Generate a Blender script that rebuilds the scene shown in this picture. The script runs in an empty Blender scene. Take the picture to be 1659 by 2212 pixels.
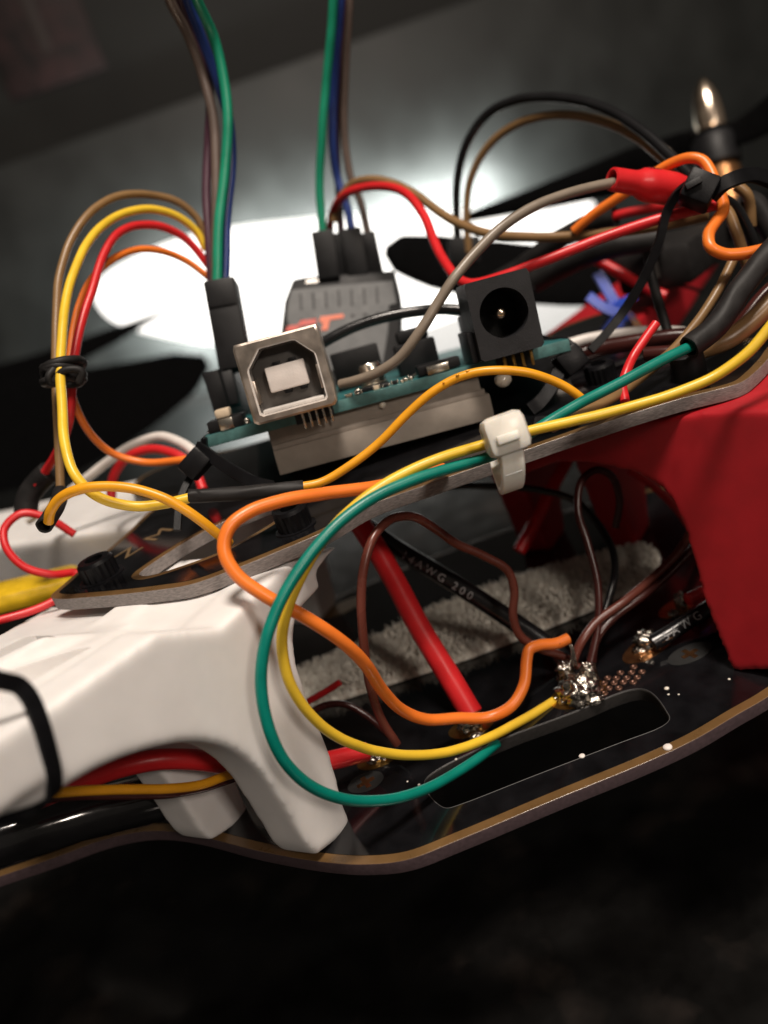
import bpy, bmesh, math, random
from mathutils import Vector, Matrix, noise
random.seed(7)
C = bpy.context.scene.collection
SC = bpy.context.scene
SC.unit_settings.scale_length = 0.01            # one unit is one centimetre

# ------------------------------------------------------------------ camera
PITCH, ROLL, FPX = math.radians(20), math.radians(19.5), 1839.0
CX, CY = 829.5, 1106.0                          # photograph measured at 1659 x 2212
CAM = Vector((0, 0, 7.2))
FWD = Vector((0, math.cos(PITCH), -math.sin(PITCH)))
R0, U0 = Vector((1, 0, 0)), Vector((0, math.sin(PITCH), math.cos(PITCH)))
IR = R0 * math.cos(ROLL) - U0 * math.sin(ROLL)
IU = R0 * math.sin(ROLL) + U0 * math.cos(ROLL)
cd = bpy.data.cameras.new('camera')
cam = bpy.data.objects.new('camera', cd); C.objects.link(cam)
M = Matrix((IR, IU, -FWD)).transposed().to_4x4(); M.translation = CAM
cam.matrix_world = M
cd.sensor_fit = 'VERTICAL'; cd.sensor_height = 36; cd.lens = FPX / 2212 * 36
cd.clip_start = 0.1; cd.clip_end = 2000
cd.dof.use_dof = True; cd.dof.focus_distance = 10.7
cd.dof.aperture_fstop = cd.lens * 1e-3 / 0.20
SC.camera = cam
# ------------------------------------------------------------------ light
w = bpy.data.worlds.new('World'); SC.world = w; w.use_nodes = True
w.node_tree.nodes['Background'].inputs[0].default_value = (1.0, 0.86, 0.72, 1)
w.node_tree.nodes['Background'].inputs[1].default_value = 0.085
def area(name, loc, aim, size, power, col, sy=None):
    l = bpy.data.lights.new(name, 'AREA'); l.energy = power; l.color = col; l.size = size
    if sy: l.shape = 'RECTANGLE'; l.size_y = sy
    o = bpy.data.objects.new(name, l); C.objects.link(o); o.location = loc
    o.rotation_euler = (Vector(aim) - Vector(loc)).to_track_quat('-Z', 'Y').to_euler()
    return o
area('ceiling_lamp', (12, -5, 62), (0, 10, 2), 13, 46000, (1.0, 0.885, 0.775))
area('front_lamp', (30, -50, 42), (0, 11, 1), 10, 15500, (1.0, 0.86, 0.74))
SC.view_settings.view_transform = 'Standard'; SC.view_settings.look = 'None'
SC.view_settings.exposure = 0; SC.view_settings.gamma = 1
try:
    SC.cycles.sample_clamp_indirect = 6; SC.cycles.max_bounces = 8
except Exception: pass

# ------------------------------------------------------------------ helpers: places
def ray(px, py): return FWD + IR * ((px - CX) / FPX) - IU * ((py - CY) / FPX)
def P(px, py, d): return CAM + ray(px, py) * d
def Z(px, py, z=0.0):
    r = ray(px, py); return CAM + r * ((z - CAM.z) / r.z)
def ONP(px, py, p0, n):
    r = ray(px, py); return CAM + r * ((p0 - CAM).dot(n) / r.dot(n))

# ------------------------------------------------------------------ helpers: materials
def mat(name, col, rough=0.5, metal=0.0, var=0.06, scale=6.0, bump=0.03, bscale=60.0, coat=0.0, sss=0.0, spec=0.5, trans=0.0, rvar=0.1, stretch=None, emis=None):
    m = bpy.data.materials.new(name); m.use_nodes = True
    nt = m.node_tree; b = nt.nodes['Principled BSDF']
    b.inputs['Metallic'].default_value = metal
    b.inputs['Specular IOR Level'].default_value = spec
    b.inputs['Coat Weight'].default_value = coat; b.inputs['Coat Roughness'].default_value = 0.08
    if sss:
        b.inputs['Subsurface Weight'].default_value = sss
        b.inputs['Subsurface Radius'].default_value = (0.25, 0.2, 0.15); b.inputs['Subsurface Scale'].default_value = 0.4
    b.inputs['Transmission Weight'].default_value = trans
    tc = nt.nodes.new('ShaderNodeTexCoord'); mp = nt.nodes.new('ShaderNodeMapping')
    nt.links.new(tc.outputs['Object'], mp.inputs['Vector'])
    if stretch: mp.inputs['Scale'].default_value = stretch
    n = nt.nodes.new('ShaderNodeTexNoise'); n.inputs['Scale'].default_value = scale; n.inputs['Detail'].default_value = 5
    nt.links.new(mp.outputs[0], n.inputs['Vector'])
    cr = nt.nodes.new('ShaderNodeValToRGB')
    lo = [max(0, c * (1 - var * 2)) for c in col]; hi = [min(1, c * (1 + var * 2)) for c in col]
    cr.color_ramp.elements[0].color = (*lo, 1); cr.color_ramp.elements[1].color = (*hi, 1)
    cr.color_ramp.elements[0].position = 0.3; cr.color_ramp.elements[1].position = 0.7
    nt.links.new(n.outputs['Fac'], cr.inputs['Fac']); nt.links.new(cr.outputs['Color'], b.inputs['Base Color'])
    mr = nt.nodes.new('ShaderNodeMapRange'); mr.inputs['To Min'].default_value = max(0.02, rough - rvar); mr.inputs['To Max'].default_value = min(1, rough + rvar)
    nt.links.new(n.outputs['Fac'], mr.inputs['Value']); nt.links.new(mr.outputs[0], b.inputs['Roughness'])
    if bump:
        n2 = nt.nodes.new('ShaderNodeTexNoise'); n2.inputs['Scale'].default_value = bscale; n2.inputs['Detail'].default_value = 3
        nt.links.new(mp.outputs[0], n2.inputs['Vector'])
        bp = nt.nodes.new('ShaderNodeBump'); bp.inputs['Strength'].default_value = bump; bp.inputs['Distance'].default_value = 0.02
        nt.links.new(n2.outputs['Fac'], bp.inputs['Height']); nt.links.new(bp.outputs[0], b.inputs['Normal'])
    if emis:
        b.inputs['Emission Color'].default_value = (*emis[0], 1); b.inputs['Emission Strength'].default_value = emis[1]
    return m
def granite(name, base, rough, speck, spec=0.5):
    m = mat(name, base, rough, 0, 0.25, 1.2, 0.0, spec=spec)
    nt = m.node_tree; b = nt.nodes['Principled BSDF']
    tc = nt.nodes.new('ShaderNodeTexCoord')
    v = nt.nodes.new('ShaderNodeTexVoronoi'); v.inputs['Scale'].default_value = 1.1
    n = nt.nodes.new('ShaderNodeTexNoise'); n.inputs['Scale'].default_value = 0.55; n.inputs['Detail'].default_value = 4
    mg = nt.nodes.new('ShaderNodeMapping'); mg.inputs['Location'].default_value = (4.3, 1.9, 0); nt.links.new(tc.outputs['Object'], mg.inputs['Vector'])
    nt.links.new(mg.outputs[0], v.inputs['Vector']); nt.links.new(mg.outputs[0], n.inputs['Vector'])
    cr = nt.nodes.new('ShaderNodeValToRGB'); cr.color_ramp.elements[0].position = 0.25; cr.color_ramp.elements[0].color = (1, 1, 1, 1)
    cr.color_ramp.elements[1].position = 0.75; cr.color_ramp.elements[1].color = (0, 0, 0, 1)
    nt.links.new(v.outputs['Distance'], cr.inputs['Fac'])
    mul = nt.nodes.new('ShaderNodeMath'); mul.operation = 'MULTIPLY'
    cr2 = nt.nodes.new('ShaderNodeValToRGB'); cr2.color_ramp.elements[0].position = 0.54; cr2.color_ramp.elements[1].position = 0.64
    nt.links.new(n.outputs['Fac'], cr2.inputs['Fac'])
    nt.links.new(cr.outputs['Color'], mul.inputs[0]); nt.links.new(cr2.outputs['Color'], mul.inputs[1])
    mx = nt.nodes.new('ShaderNodeMix'); mx.data_type = 'RGBA'
    old = b.inputs['Base Color'].links[0].from_socket
    nt.links.new(old, mx.inputs[6]); mx.inputs[7].default_value = (*speck, 1)
    nt.links.new(mul.outputs[0], mx.inputs[0]); nt.links.new(mx.outputs[2], b.inputs['Base Color'])
    return m
def wiremat(name, col, rough=0.34): return mat(name, col, rough, 0, 0.05, 3.0, 0.06, 25.0, spec=0.45, rvar=0.08)

MT = dict(
    yellow=wiremat('yellow_insulation', (0.80, 0.52, 0.035)), teal=wiremat('teal_insulation', (0.0, 0.19, 0.145)),
    orange=wiremat('orange_insulation', (0.86, 0.20, 0.025)), amber=wiremat('amber_insulation', (0.78, 0.34, 0.012)),
    red=wiremat('red_insulation', (0.62, 0.018, 0.022)), brown=wiremat('brown_insulation', (0.13, 0.035, 0.024), 0.28),
    dkbrown=wiremat('dark_brown_insulation', (0.05, 0.012, 0.01), 0.25), tan=wiremat('tan_insulation', (0.24, 0.14, 0.06)),
    grey=wiremat('grey_insulation', (0.22, 0.18, 0.14)), green=wiremat('green_insulation', (0.01, 0.25, 0.14)),
    blue=wiremat('blue_insulation', (0.02, 0.045, 0.20)), purple=wiremat('purple_insulation', (0.07, 0.028, 0.045)),
    black=wiremat('black_insulation', (0.010, 0.010, 0.011), 0.22), white=wiremat('white_insulation', (0.75, 0.70, 0.66)),
    greybrown=wiremat('grey_brown_insulation', (0.13, 0.095, 0.08)),
    shrink=mat('black_heat_shrink', (0.013, 0.012, 0.012), 0.55, 0, 0.15, 4, 0.12, 14, spec=.28),
    nylon_black=mat('black_nylon', (0.005, 0.005, 0.006), 0.42, 0, 0.1, 5, 0.1, 40, spec=.18),
    nylon_white=mat('white_nylon', (0.80, 0.77, 0.70), 0.3, 0, 0.04, 4, 0.05, 20, sss=0.6),
    nylon_blue=mat('blue_nylon', (0.03, 0.09, 0.62), 0.35),
    arm_white=mat('white_moulded_plastic', (0.82, 0.80, 0.785), 0.48, 0, 0.015, 3, 0.10, 90, sss=0.12),
    arm_red=mat('red_moulded_plastic', (0.40, 0.010, 0.017), 0.47, 0, 0.05, 3, 0.10, 90),
    mask=mat('black_solder_mask', (0.006, 0.006, 0.007), 0.10, 0, 0.2, 3, 0.015, 30, coat=0.3, rvar=0.04),
    fr4=mat('golden_glass_fibre', (0.135, 0.075, 0.028), 0.3, 0, 0.08, 3, 0.08, 60, coat=0.3),
    fr4_edge=mat('cut_board_edge', (0.075, 0.05, 0.056), 0.5, 0, 0.1, 20, 0.12, 60),
    fibre_edge=mat('grey_cut_glass_fibre', (0.215, 0.19, 0.18), 0.55, 0, 0.18, 26, 0.35, 50, stretch=(0.6, 0.6, 3.0)),
    gold=mat('gold_pad', (0.55, 0.33, 0.10), 0.3, 1.0), copper=mat('copper_winding', (0.72, 0.36, 0.16), 0.3, 1.0),
    brass=mat('polished_brass', (0.92, 0.74, 0.58), 0.2, 1.0),
    solder=mat('solder', (0.40, 0.37, 0.33), 0.24, 1.0, 0.3, 8, 0.5, 24),
    tin=mat('tin_plated_pin', (0.7, 0.66, 0.58), 0.25, 1.0),
    shell=mat('nickel_shell', (0.72, 0.63, 0.55), 0.34, 1.0, 0.12, 4, 0.06, 60),
    board=mat('teal_circuit_board', (0.02, 0.115, 0.12), 0.45, 0, 0.1, 6, 0.1, 50),
    board_edge=mat('teal_board_edge', (0.06, 0.155, 0.15), 0.6, 0, 0.12, 9, 0.2, 50),
    blackplastic=mat('black_plastic', (0.008, 0.008, 0.009), 0.5, 0, 0.1, 4, 0.15, 60, spec=.3),
    greyplastic=mat('dark_grey_plastic', (0.085, 0.078, 0.072), 0.55, 0, 0.1, 4, 0.15, 60),
    jackplastic=mat('jack_plastic', (0.016, 0.016, 0.018), 0.45, 0, 0.1, 4, 0.2, 70, spec=.35),
    whiteplastic=mat('white_plastic', (0.78, 0.72, 0.68), 0.5, 0, 0.03, 4, 0.15, 40),
    rimplastic=mat('pale_rim', (0.74, 0.70, 0.66), 0.35, 0.1),
    beige=mat('beige_button', (0.62, 0.50, 0.36), 0.5),
    rx=mat('grey_receiver_case', (0.048, 0.051, 0.053), 0.5, 0, 0.1, 5, 0.1, 50),
    rx_red=mat('red_print', (0.55, 0.05, 0.03), 0.5), rx_orange=mat('orange_print', (0.75, 0.14, 0.05), 0.5),
    foam=mat('grey_brown_foam', (0.27, 0.235, 0.20), 0.75, 0, 0.05, 5, 0.05, 60, spec=.2),
    foam2=mat('dark_foam_tape', (0.255, 0.22, 0.188), 0.7, 0, 0.06, 5, 0.05, 60, spec=.2),
    velcro=mat('off_white_velcro', (0.88, 0.78, 0.66), 0.9, 0, 0.2, 14, 0.5, 30),
    carbon=mat('black_blade', (0.003, 0.003, 0.0032), 0.8, 0, 0.1, 4, 0.05, 40, spec=.02),
    slotwall=mat('dark_slot_wall', (0.022, 0.02, 0.019), 0.5, 0, .15, 20, .2, 60), slotglint=mat('grey_slot_glint', (0.06, 0.06, 0.06), 0.4),
    print=mat('white_print', (0.32, 0.32, 0.33), 0.5), goldprint=mat('gold_print', (0.30, 0.20, 0.10), 0.4, 0.5),
    soot=mat('soot_mark', (0.04, 0.015, 0.01), 0.7),
    glue=mat('clear_glue', (0.75, 0.68, 0.58), 0.15, 0, 0.05, 5, 0.2, 20, sss=0.3),
    yellow_tape=mat('yellow_film', (0.72, 0.46, 0.02), 0.25),
    maroon=mat('maroon_card', (0.020, 0.0075, 0.0075), 0.7, 0, 0.4, 0.6, 0),
    glow=mat('glowing_reflection', (0.9, 0.9, 0.9), 0.5, emis=((1.0, 0.985, 0.94), 1.9)),
    cyl=mat('glossy_black_film', (0.010, 0.010, 0.011), 0.12, 0, 0.1, 4, 0.02, 10, coat=.6),
)
# ------------------------------------------------------------------ helpers: objects
def new(name, me, m, parent=None):
    o = bpy.data.objects.new(name, me); C.objects.link(o)
    if m is not None:
        if isinstance(m, (list, tuple)):
            for q in m: me.materials.append(q)
        else: me.materials.append(m)
    if parent is not None: o.parent = parent
    return o
def tag(o, label=None, cat=None, group=None, kind=None):
    for k, v in (('label', label), ('category', cat), ('group', group), ('kind', kind)):
        if v: o[k] = v
    return o
def empty(name, loc=(0, 0, 0)):
    o = bpy.data.objects.new(name, None); C.objects.link(o); o.location = loc; o.empty_display_size = 0.2
    return o
def thing(name, label, cat, group=None): return tag(empty(name), label, cat, group)
def mesh(name, bm, smooth=True, auto=None):
    me = bpy.data.meshes.new(name); bm.normal_update(); bm.to_mesh(me); bm.free()
    if smooth:
        for p in me.polygons: p.use_smooth = True
        if auto is not None:
            try: me.set_sharp_from_angle(angle=math.radians(auto))
            except Exception: pass
    return me
def evaluated(o):
    dg = bpy.context.evaluated_depsgraph_get(); dg.update()
    me = bpy.data.meshes.new_from_object(o.evaluated_get(dg))
    return me
def kill(o):
    d = o.data; bpy.data.objects.remove(o)
    try: (bpy.data.meshes if isinstance(d, bpy.types.Mesh) else bpy.data.curves).remove(d)
    except Exception: pass
def catmull(pts, n=8, closed=False):
    p = [Vector(q) for q in pts]
    if len(p) < 3 and not closed: return [p[0].lerp(p[-1], i / n) for i in range(n + 1)]
    out = []; N = len(p); rng = N if closed else N - 1
    for i in range(rng):
        if closed: a, b, c, d = p[i - 1], p[i], p[(i + 1) % N], p[(i + 2) % N]
        else:
            b, c = p[i], p[i + 1]; a = p[i - 1] if i else b * 2 - c; d = p[i + 2] if i + 2 < N else c * 2 - b
        def tj(t, u, v): return t + max((v - u).length, 1e-6) ** 0.5
        t0 = 0; t1 = tj(t0, a, b); t2 = tj(t1, b, c); t3 = tj(t2, c, d)
        for k in range(n):
            t = t1 + (t2 - t1) * k / n
            A1 = a * ((t1 - t) / (t1 - t0)) + b * ((t - t0) / (t1 - t0)); A2 = b * ((t2 - t) / (t2 - t1)) + c * ((t - t1) / (t2 - t1))
            A3 = c * ((t3 - t) / (t3 - t2)) + d * ((t - t2) / (t3 - t2))
            B1 = A1 * ((t2 - t) / (t2 - t0)) + A2 * ((t - t0) / (t2 - t0)); B2 = A2 * ((t3 - t) / (t3 - t1)) + A3 * ((t - t1) / (t3 - t1))
            out.append(B1 * ((t2 - t) / (t2 - t1)) + B2 * ((t - t1) / (t2 - t1)))
    if not closed: out.append(p[-1])
    return out
def frames(path):
    T = []
    for i in range(len(path)):
        a = path[max(0, i - 1)]; b = path[min(len(path) - 1, i + 1)]
        t = (b - a); T.append(t.normalized() if t.length > 1e-9 else (T[-1] if T else Vector((1, 0, 0))))
    ref = Vector((0, 0, 1)) if abs(T[0].z) < 0.9 else Vector((1, 0, 0))
    N = [(ref - T[0] * ref.dot(T[0])).normalized()]
    for i in range(1, len(path)):
        n = N[-1] - T[i] * N[-1].dot(T[i]); N.append(n.normalized() if n.length > 1e-6 else N[-1])
    return T, N
def tube_bm(path, rads, sides=14, hollow=(False, False), bm=None, wall=0.76, wob=0.0):
    bm = bm or bmesh.new(); path = list(path); n = len(path)
    if not hasattr(rads, '__len__'): rads = [rads] * n
    else:
        k = len(rads)
        rads = [rads[min(k - 1, int(i / (n - 1) * (k - 1)))] * (1 - (f := (i / (n - 1) * (k - 1)) % 1)) + rads[min(k - 1, int(i / (n - 1) * (k - 1)) + 1)] * f for i in range(n)]
    T, N = frames(path)
    rings = []
    def ring(c, t, nn, r):
        b = t.cross(nn); vs = []
        for k in range(sides):
            a = 2 * math.pi * k / sides
            rr = r * (1 + wob * noise.noise(c * 3 + Vector((k * .7, 0, 0)))) if wob else r
            vs.append(bm.verts.new(c + (nn * math.cos(a) + b * math.sin(a)) * rr))
        return vs
    seq = []
    if hollow[0]: seq += [(path[0] + T[0] * rads[0] * 1.6, T[0], N[0], rads[0] * wall), (path[0], T[0], N[0], rads[0] * wall), (path[0], T[0], N[0], rads[0])]
    for i in range(n): seq.append((path[i], T[i], N[i], rads[i]))
    if hollow[1]: seq += [(path[-1], T[-1], N[-1], rads[-1]), (path[-1], T[-1], N[-1], rads[-1] * wall), (path[-1] - T[-1] * rads[-1] * 1.6, T[-1], N[-1], rads[-1] * wall)]
    if not hollow[0]: seq.insert(0, (path[0], T[0], N[0], rads[0] * 0.86)); seq[1] = (path[0] + T[0] * rads[0] * .1, T[0], N[0], rads[0])
    if not hollow[1]: seq[-1] = (path[-1] - T[-1] * rads[-1] * .1, T[-1], N[-1], rads[-1]); seq.append((path[-1], T[-1], N[-1], rads[-1] * 0.86))
    rings = [ring(*s) for s in seq]
    for a, b in zip(rings, rings[1:]):
        for k in range(sides):
            bm.faces.new((a[k], a[(k + 1) % sides], b[(k + 1) % sides], b[k]))
    bm.faces.new(rings[0][::-1]); bm.faces.new(rings[-1])
    return bm
def pts3(l): return [P(*q) for q in l]
PATHS = {}
def wire(name, label, m, pts, r, group=None, sides=14, n=8, cat='wire', parent=None, hollow=(False, False), wob=0.0):
    path = catmull(pts3(pts) if not isinstance(pts[0], Vector) else pts, n)
    path = [c + noise.noise_vector(c * 1.1 + Vector((len(label or name) * .37, 0, 0))) * .014 + noise.noise_vector(c * 3.1) * .004 for c in path]; wob = wob or .03
    PATHS[label] = path
    o = new(name, mesh(name, tube_bm(path, r, sides, hollow, wob=wob), auto=50), MT[m] if isinstance(m, str) else m, parent)
    if parent is None: tag(o, label, cat, group)
    elif label: o['label'] = label
    return o
def sleeve(name, pts, r, parent, m='shrink', hollow=(True, True), wob=0.12, sides=18, label=None):
    return wire(name, label, m, pts, r, parent=parent, hollow=hollow, wob=wob, sides=sides)
def box_bm(x0, x1, y0, y1, z0, z1, bev=0.0, seg=2, bm=None, T=None):
    b = bmesh.new(); r = bmesh.ops.create_cube(b, size=1)
    for v in b.verts: v.co = Vector((x0 + (v.co.x + .5) * (x1 - x0), y0 + (v.co.y + .5) * (y1 - y0), z0 + (v.co.z + .5) * (z1 - z0)))
    if bev: bmesh.ops.bevel(b, geom=b.edges[:], offset=bev, segments=seg, profile=0.5, affect='EDGES')
    if T is not None: b.transform(T)
    if bm is None: return b
    me = bpy.data.meshes.new('t'); b.to_mesh(me); b.free(); bm.from_mesh(me); bpy.data.meshes.remove(me); return bm
def box(name, x0, x1, y0, y1, z0, z1, m, parent, bev=0.015, T=None, seg=2):
    return new(name, mesh(name, box_bm(x0, x1, y0, y1, z0, z1, bev, seg, T=T), auto=40), MT[m], parent)
def prism_bm(poly, axis_pts, bm=None, bev=0.0):
    """poly: list of Vector (front face); axis_pts: Vector offset to the back face"""
    bm = bm or bmesh.new()
    a = [bm.verts.new(p) for p in poly]; b = [bm.verts.new(p + axis_pts) for p in poly]
    fs = [bm.faces.new(a), bm.faces.new(b[::-1])]
    for i in range(len(a)): fs.append(bm.faces.new((a[i], b[i], b[(i + 1) % len(a)], a[(i + 1) % len(a)])))
    bmesh.ops.recalc_face_normals(bm, faces=fs)
    if bev: bmesh.ops.bevel(bm, geom=list({e for f in fs for e in f.edges}), offset=bev, segments=2, affect='EDGES', profile=.5)
    return bm
def inside(p, poly):
    c = False; n = len(poly)
    for i in range(n):
        a, b = poly[i], poly[i - 1]
        if (a.y > p.y) != (b.y > p.y) and p.x < (b.x - a.x) * (p.y - a.y) / (b.y - a.y) + a.x: c = not c
    return c
def flat(name, outline, holes, z0, z1, mats, parent, bev=0.0, wallm=None):
    """a cut sheet: outline and holes are lists of 2D points; side faces take mats[1]"""
    cu = bpy.data.curves.new(name, 'CURVE'); cu.dimensions = '2D'; cu.fill_mode = 'BOTH'; cu.extrude = (z1 - z0) / 2; cu.bevel_depth = bev
    for poly in [outline] + holes:
        s = cu.splines.new('POLY'); s.points.add(len(poly) - 1); s.use_cyclic_u = True
        for q, p in zip(s.points, poly): q.co = (p[0], p[1], 0, 1)
    t = bpy.data.objects.new(name, cu); C.objects.link(t)
    me = evaluated(t); kill(t); me.name = name; me.materials.clear()
    me.transform(Matrix.Translation((0, 0, (z0 + z1) / 2)))
    if wallm: mats = mats + [wallm]
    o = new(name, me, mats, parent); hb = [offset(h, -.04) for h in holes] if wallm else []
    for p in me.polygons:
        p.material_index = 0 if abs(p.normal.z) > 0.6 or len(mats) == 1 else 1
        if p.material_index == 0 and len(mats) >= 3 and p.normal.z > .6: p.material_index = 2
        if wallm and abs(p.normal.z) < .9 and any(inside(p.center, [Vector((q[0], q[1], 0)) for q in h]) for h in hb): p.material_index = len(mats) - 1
    return o
def offset(poly, d):
    n = len(poly); out = []
    ar = sum(poly[i][0] * poly[(i + 1) % n][1] - poly[(i + 1) % n][0] * poly[i][1] for i in range(n))
    s = 1 if ar > 0 else -1
    for i in range(n):
        a, b, c = Vector(poly[i - 1][:2]), Vector(poly[i][:2]), Vector(poly[(i + 1) % n][:2])
        t = ((b - a).normalized() + (c - b).normalized()); t = t.normalized() if t.length > 1e-6 else (b - a).normalized()
        out.append(b + Vector((-t.y, t.x)) * d * s)
    return out
def lathe_bm(profile, origin, axis, sides=24, bm=None):
    """profile: list of (along, radius)"""
    bm = bm or bmesh.new(); ax = Vector(axis).normalized()
    r = Vector((0, 0, 1)) if abs(ax.z) < .9 else Vector((1, 0, 0)); n = (r - ax * r.dot(ax)).normalized(); b = ax.cross(n)
    rings = []
    for (s, rad) in profile:
        rings.append([bm.verts.new(Vector(origin) + ax * s + (n * math.cos(2 * math.pi * k / sides) + b * math.sin(2 * math.pi * k / sides)) * max(rad, 1e-4)) for k in range(sides)])
    for p, q in zip(rings, rings[1:]):
        for k in range(sides): bm.faces.new((p[k], p[(k + 1) % sides], q[(k + 1) % sides], q[k]))
    bm.faces.new(rings[0][::-1]); bm.faces.new(rings[-1])
    bmesh.ops.recalc_face_normals(bm, faces=bm.faces[:])
    return bm
def lathe(name, profile, origin, axis, m, parent, sides=24):
    return new(name, mesh(name, lathe_bm(profile, origin, axis, sides), auto=35), MT[m], parent)
def lump(name, c, r, m, parent, amp=0.35, sub=4, sq=(1, 1, 1), freq=2.2, seed=0):
    bm = bmesh.new(); bmesh.ops.create_icosphere(bm, subdivisions=sub, radius=1)
    for v in bm.verts:
        k = 1 + amp * noise.fractal(v.co * freq + Vector((seed * 3.7, seed, 0)), 1.0, 2.1, 3)
        v.co = Vector((v.co.x * sq[0], v.co.y * sq[1], v.co.z * sq[2])) * r * k + c
    return new(name, mesh(name, bm), MT[m], parent)
def text_mesh(body, size, extrude=0.002):
    cu = bpy.data.curves.new('lettering', 'FONT'); cu.body = body; cu.size = size; cu.extrude = extrude; cu.resolution_u = 3
    t = bpy.data.objects.new('lettering', cu); C.objects.link(t); me = evaluated(t); kill(t); me.materials.clear(); return me
def text_on_tube(body, size, path, r, s0, ang, parent, m='print', flip=False):
    me = text_mesh(body, size)
    T, N = frames(path); L = [0]
    for a, b in zip(path, path[1:]): L.append(L[-1] + (b - a).length)
    for v in me.vertices:
        s = s0 + v.co.x; i = 0
        while i < len(L) - 2 and L[i + 1] < s: i += 1
        f = max(0, min(1, (s - L[i]) / max(1e-6, L[i + 1] - L[i]))); c = path[i].lerp(path[i + 1], f)
        # angle measured from the direction that faces up
        t = T[i]; up = (Vector((0, 0, 1)) - t * t.z).normalized(); sd = t.cross(up)
        a = ang + v.co.y / r * (-1 if flip else 1)
        v.co = c + (up * math.cos(a) + sd * math.sin(a)) * (r + 0.005 + max(0, v.co.z))
    me.update(); return new('lettering', me, MT[m], parent)

# ================================================================== SETTING
ZC = -4.0
bm = bmesh.new(); bmesh.ops.create_grid(bm, x_segments=2, y_segments=2, size=1)
for v in bm.verts: v.co = Vector((v.co.x * 170, v.co.y * 85 - 10, ZC))
tag(new('countertop', mesh('countertop', bm, False), granite('polished_black_granite', (0.006, 0.0057, 0.0055), 0.14, (0.021, 0.017, 0.015))), kind='structure')
YW = 74.0
SEAM = P(415, 212, YW / (ray(415, 212).y)).z
tag(new('backsplash', mesh('backsplash', box_bm(-170, 170, YW, YW + 3, ZC, SEAM, 0.15), auto=40), mat('grey_brushed_stone', (0.026, 0.028, 0.027), 0.5, 0, 0.16, 0.3, 0.25, 0.9, stretch=(1.0, 1.0, 0.8), spec=0.35)), kind='structure')
tag(new('wall', mesh('wall', box_bm(-170, 170, YW + 1.2, YW + 4, SEAM, 140), False), mat('dark_wall_paint', (0.014, 0.014, 0.013), 0.6, 0, 0.2, 0.1, 0.1, 3, spec=.25)), kind='structure')

# glowing slab added in place of a bright reflection, before the backsplash
pad = thing('reflection_patch', 'blown-out white patch of reflected light, built as a glowing slab before the dark grey backsplash', 'bright patch')
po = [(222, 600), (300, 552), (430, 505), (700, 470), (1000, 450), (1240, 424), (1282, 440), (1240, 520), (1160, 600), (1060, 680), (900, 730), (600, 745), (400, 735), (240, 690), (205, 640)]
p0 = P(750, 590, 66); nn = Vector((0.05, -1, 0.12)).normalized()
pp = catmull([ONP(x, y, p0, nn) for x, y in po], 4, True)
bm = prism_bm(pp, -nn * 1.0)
new('glow_slab', mesh('glow_slab', bm, False), MT['glow'], pad)
bk0 = p0 - nn * 1.6
bl0 = area('added_wall_glow', bk0, bk0 - nn * 5, 30, 36000, (0.95, 1.0, 0.97), 8)  # unseen area light, added to spread a glow over the wall
bl0.rotation_euler.rotate_axis('Z', 0)

# faint maroon card on the wall, top left
ct = thing('wall_card', 'faint maroon card with a pale stripe on the dark wall, top left corner', 'card')
k = ray(90, 40); b0 = CAM + k * ((YW + 1.1) / k.y)
new('card', mesh('card', box_bm(b0.x - 4.5, b0.x + 3.2, YW + .9, YW + 1.19, b0.z - 4.5, b0.z + 12, 0.1)), MT['maroon'], ct)
new('stripe', mesh('stripe', box_bm(b0.x - 1.0, b0.x - 0.1, YW + .8, YW + .89, b0.z - 2.2, b0.z + 8, 0.02)), mat('pale_stripe', (0.032, 0.022, 0.02), 0.7), ct)

# ================================================================== QUADCOPTER FRAME
fr = thing('quadcopter_frame', 'quadcopter frame of two black circuit plates with white and red moulded arms', 'drone frame')
# ---- lower plate
near = [(-150, 1945), (0, 1893), (120, 1852), (220, 1815), (300, 1797), (360, 1795), (430, 1805), (560, 1838), (700, 1862), (790, 1867), (880, 1857), (990, 1815), (1200, 1727), (1400, 1645), (1500, 1598), (1590, 1545), (1659, 1505), (1760, 1430)]
npts = [Z(x, y).to_2d() for x, y in near]
far = [Vector(q) for q in ((8.6, 11.4), (8.4, 13.2), (7.0, 14.6), (5.6, 15.6), (3.2, 16.2), (0.5, 16.2), (-2.0, 15.8), (-4.6, 15.0), (-8.5, 14.6), (-9.6, 12.6))]
out = [p.to_2d() for p in catmull([v.to_3d() for v in npts + far], 6, True)]
slot_px = [(945, 1738), (925, 1715), (918, 1690), (940, 1668), (1080, 1600), (1240, 1540), (1350, 1495), (1385, 1490), (1410, 1500), (1440, 1538), (1447, 1556), (1430, 1572), (1340, 1607), (1150, 1680), (990, 1742), (965, 1748)]
slot = [p.to_2d() for p in catmull([Z(x, y) for x, y in slot_px], 4, True)]
TH = 0.16
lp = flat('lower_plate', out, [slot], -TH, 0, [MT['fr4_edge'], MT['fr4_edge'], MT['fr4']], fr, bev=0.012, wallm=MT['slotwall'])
lp['label'] = 'lower black circuit plate with golden rim and rounded slot'
flat('solder_mask', offset(out, 0.125), [offset(slot, 0.006)], 0.012, 0.018, [MT['mask']], lp)
new('slot_glint', mesh('slot_glint', tube_bm([Vector((q[0], q[1], .016)) for q in slot[10:] + slot[:2]] if False else [Vector((q[0], q[1], .016)) for q in slot + slot[:1]], .006, 6)), MT['slotglint'], lp)  # edge highlight of the slot built as a thin lighter tube
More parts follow.
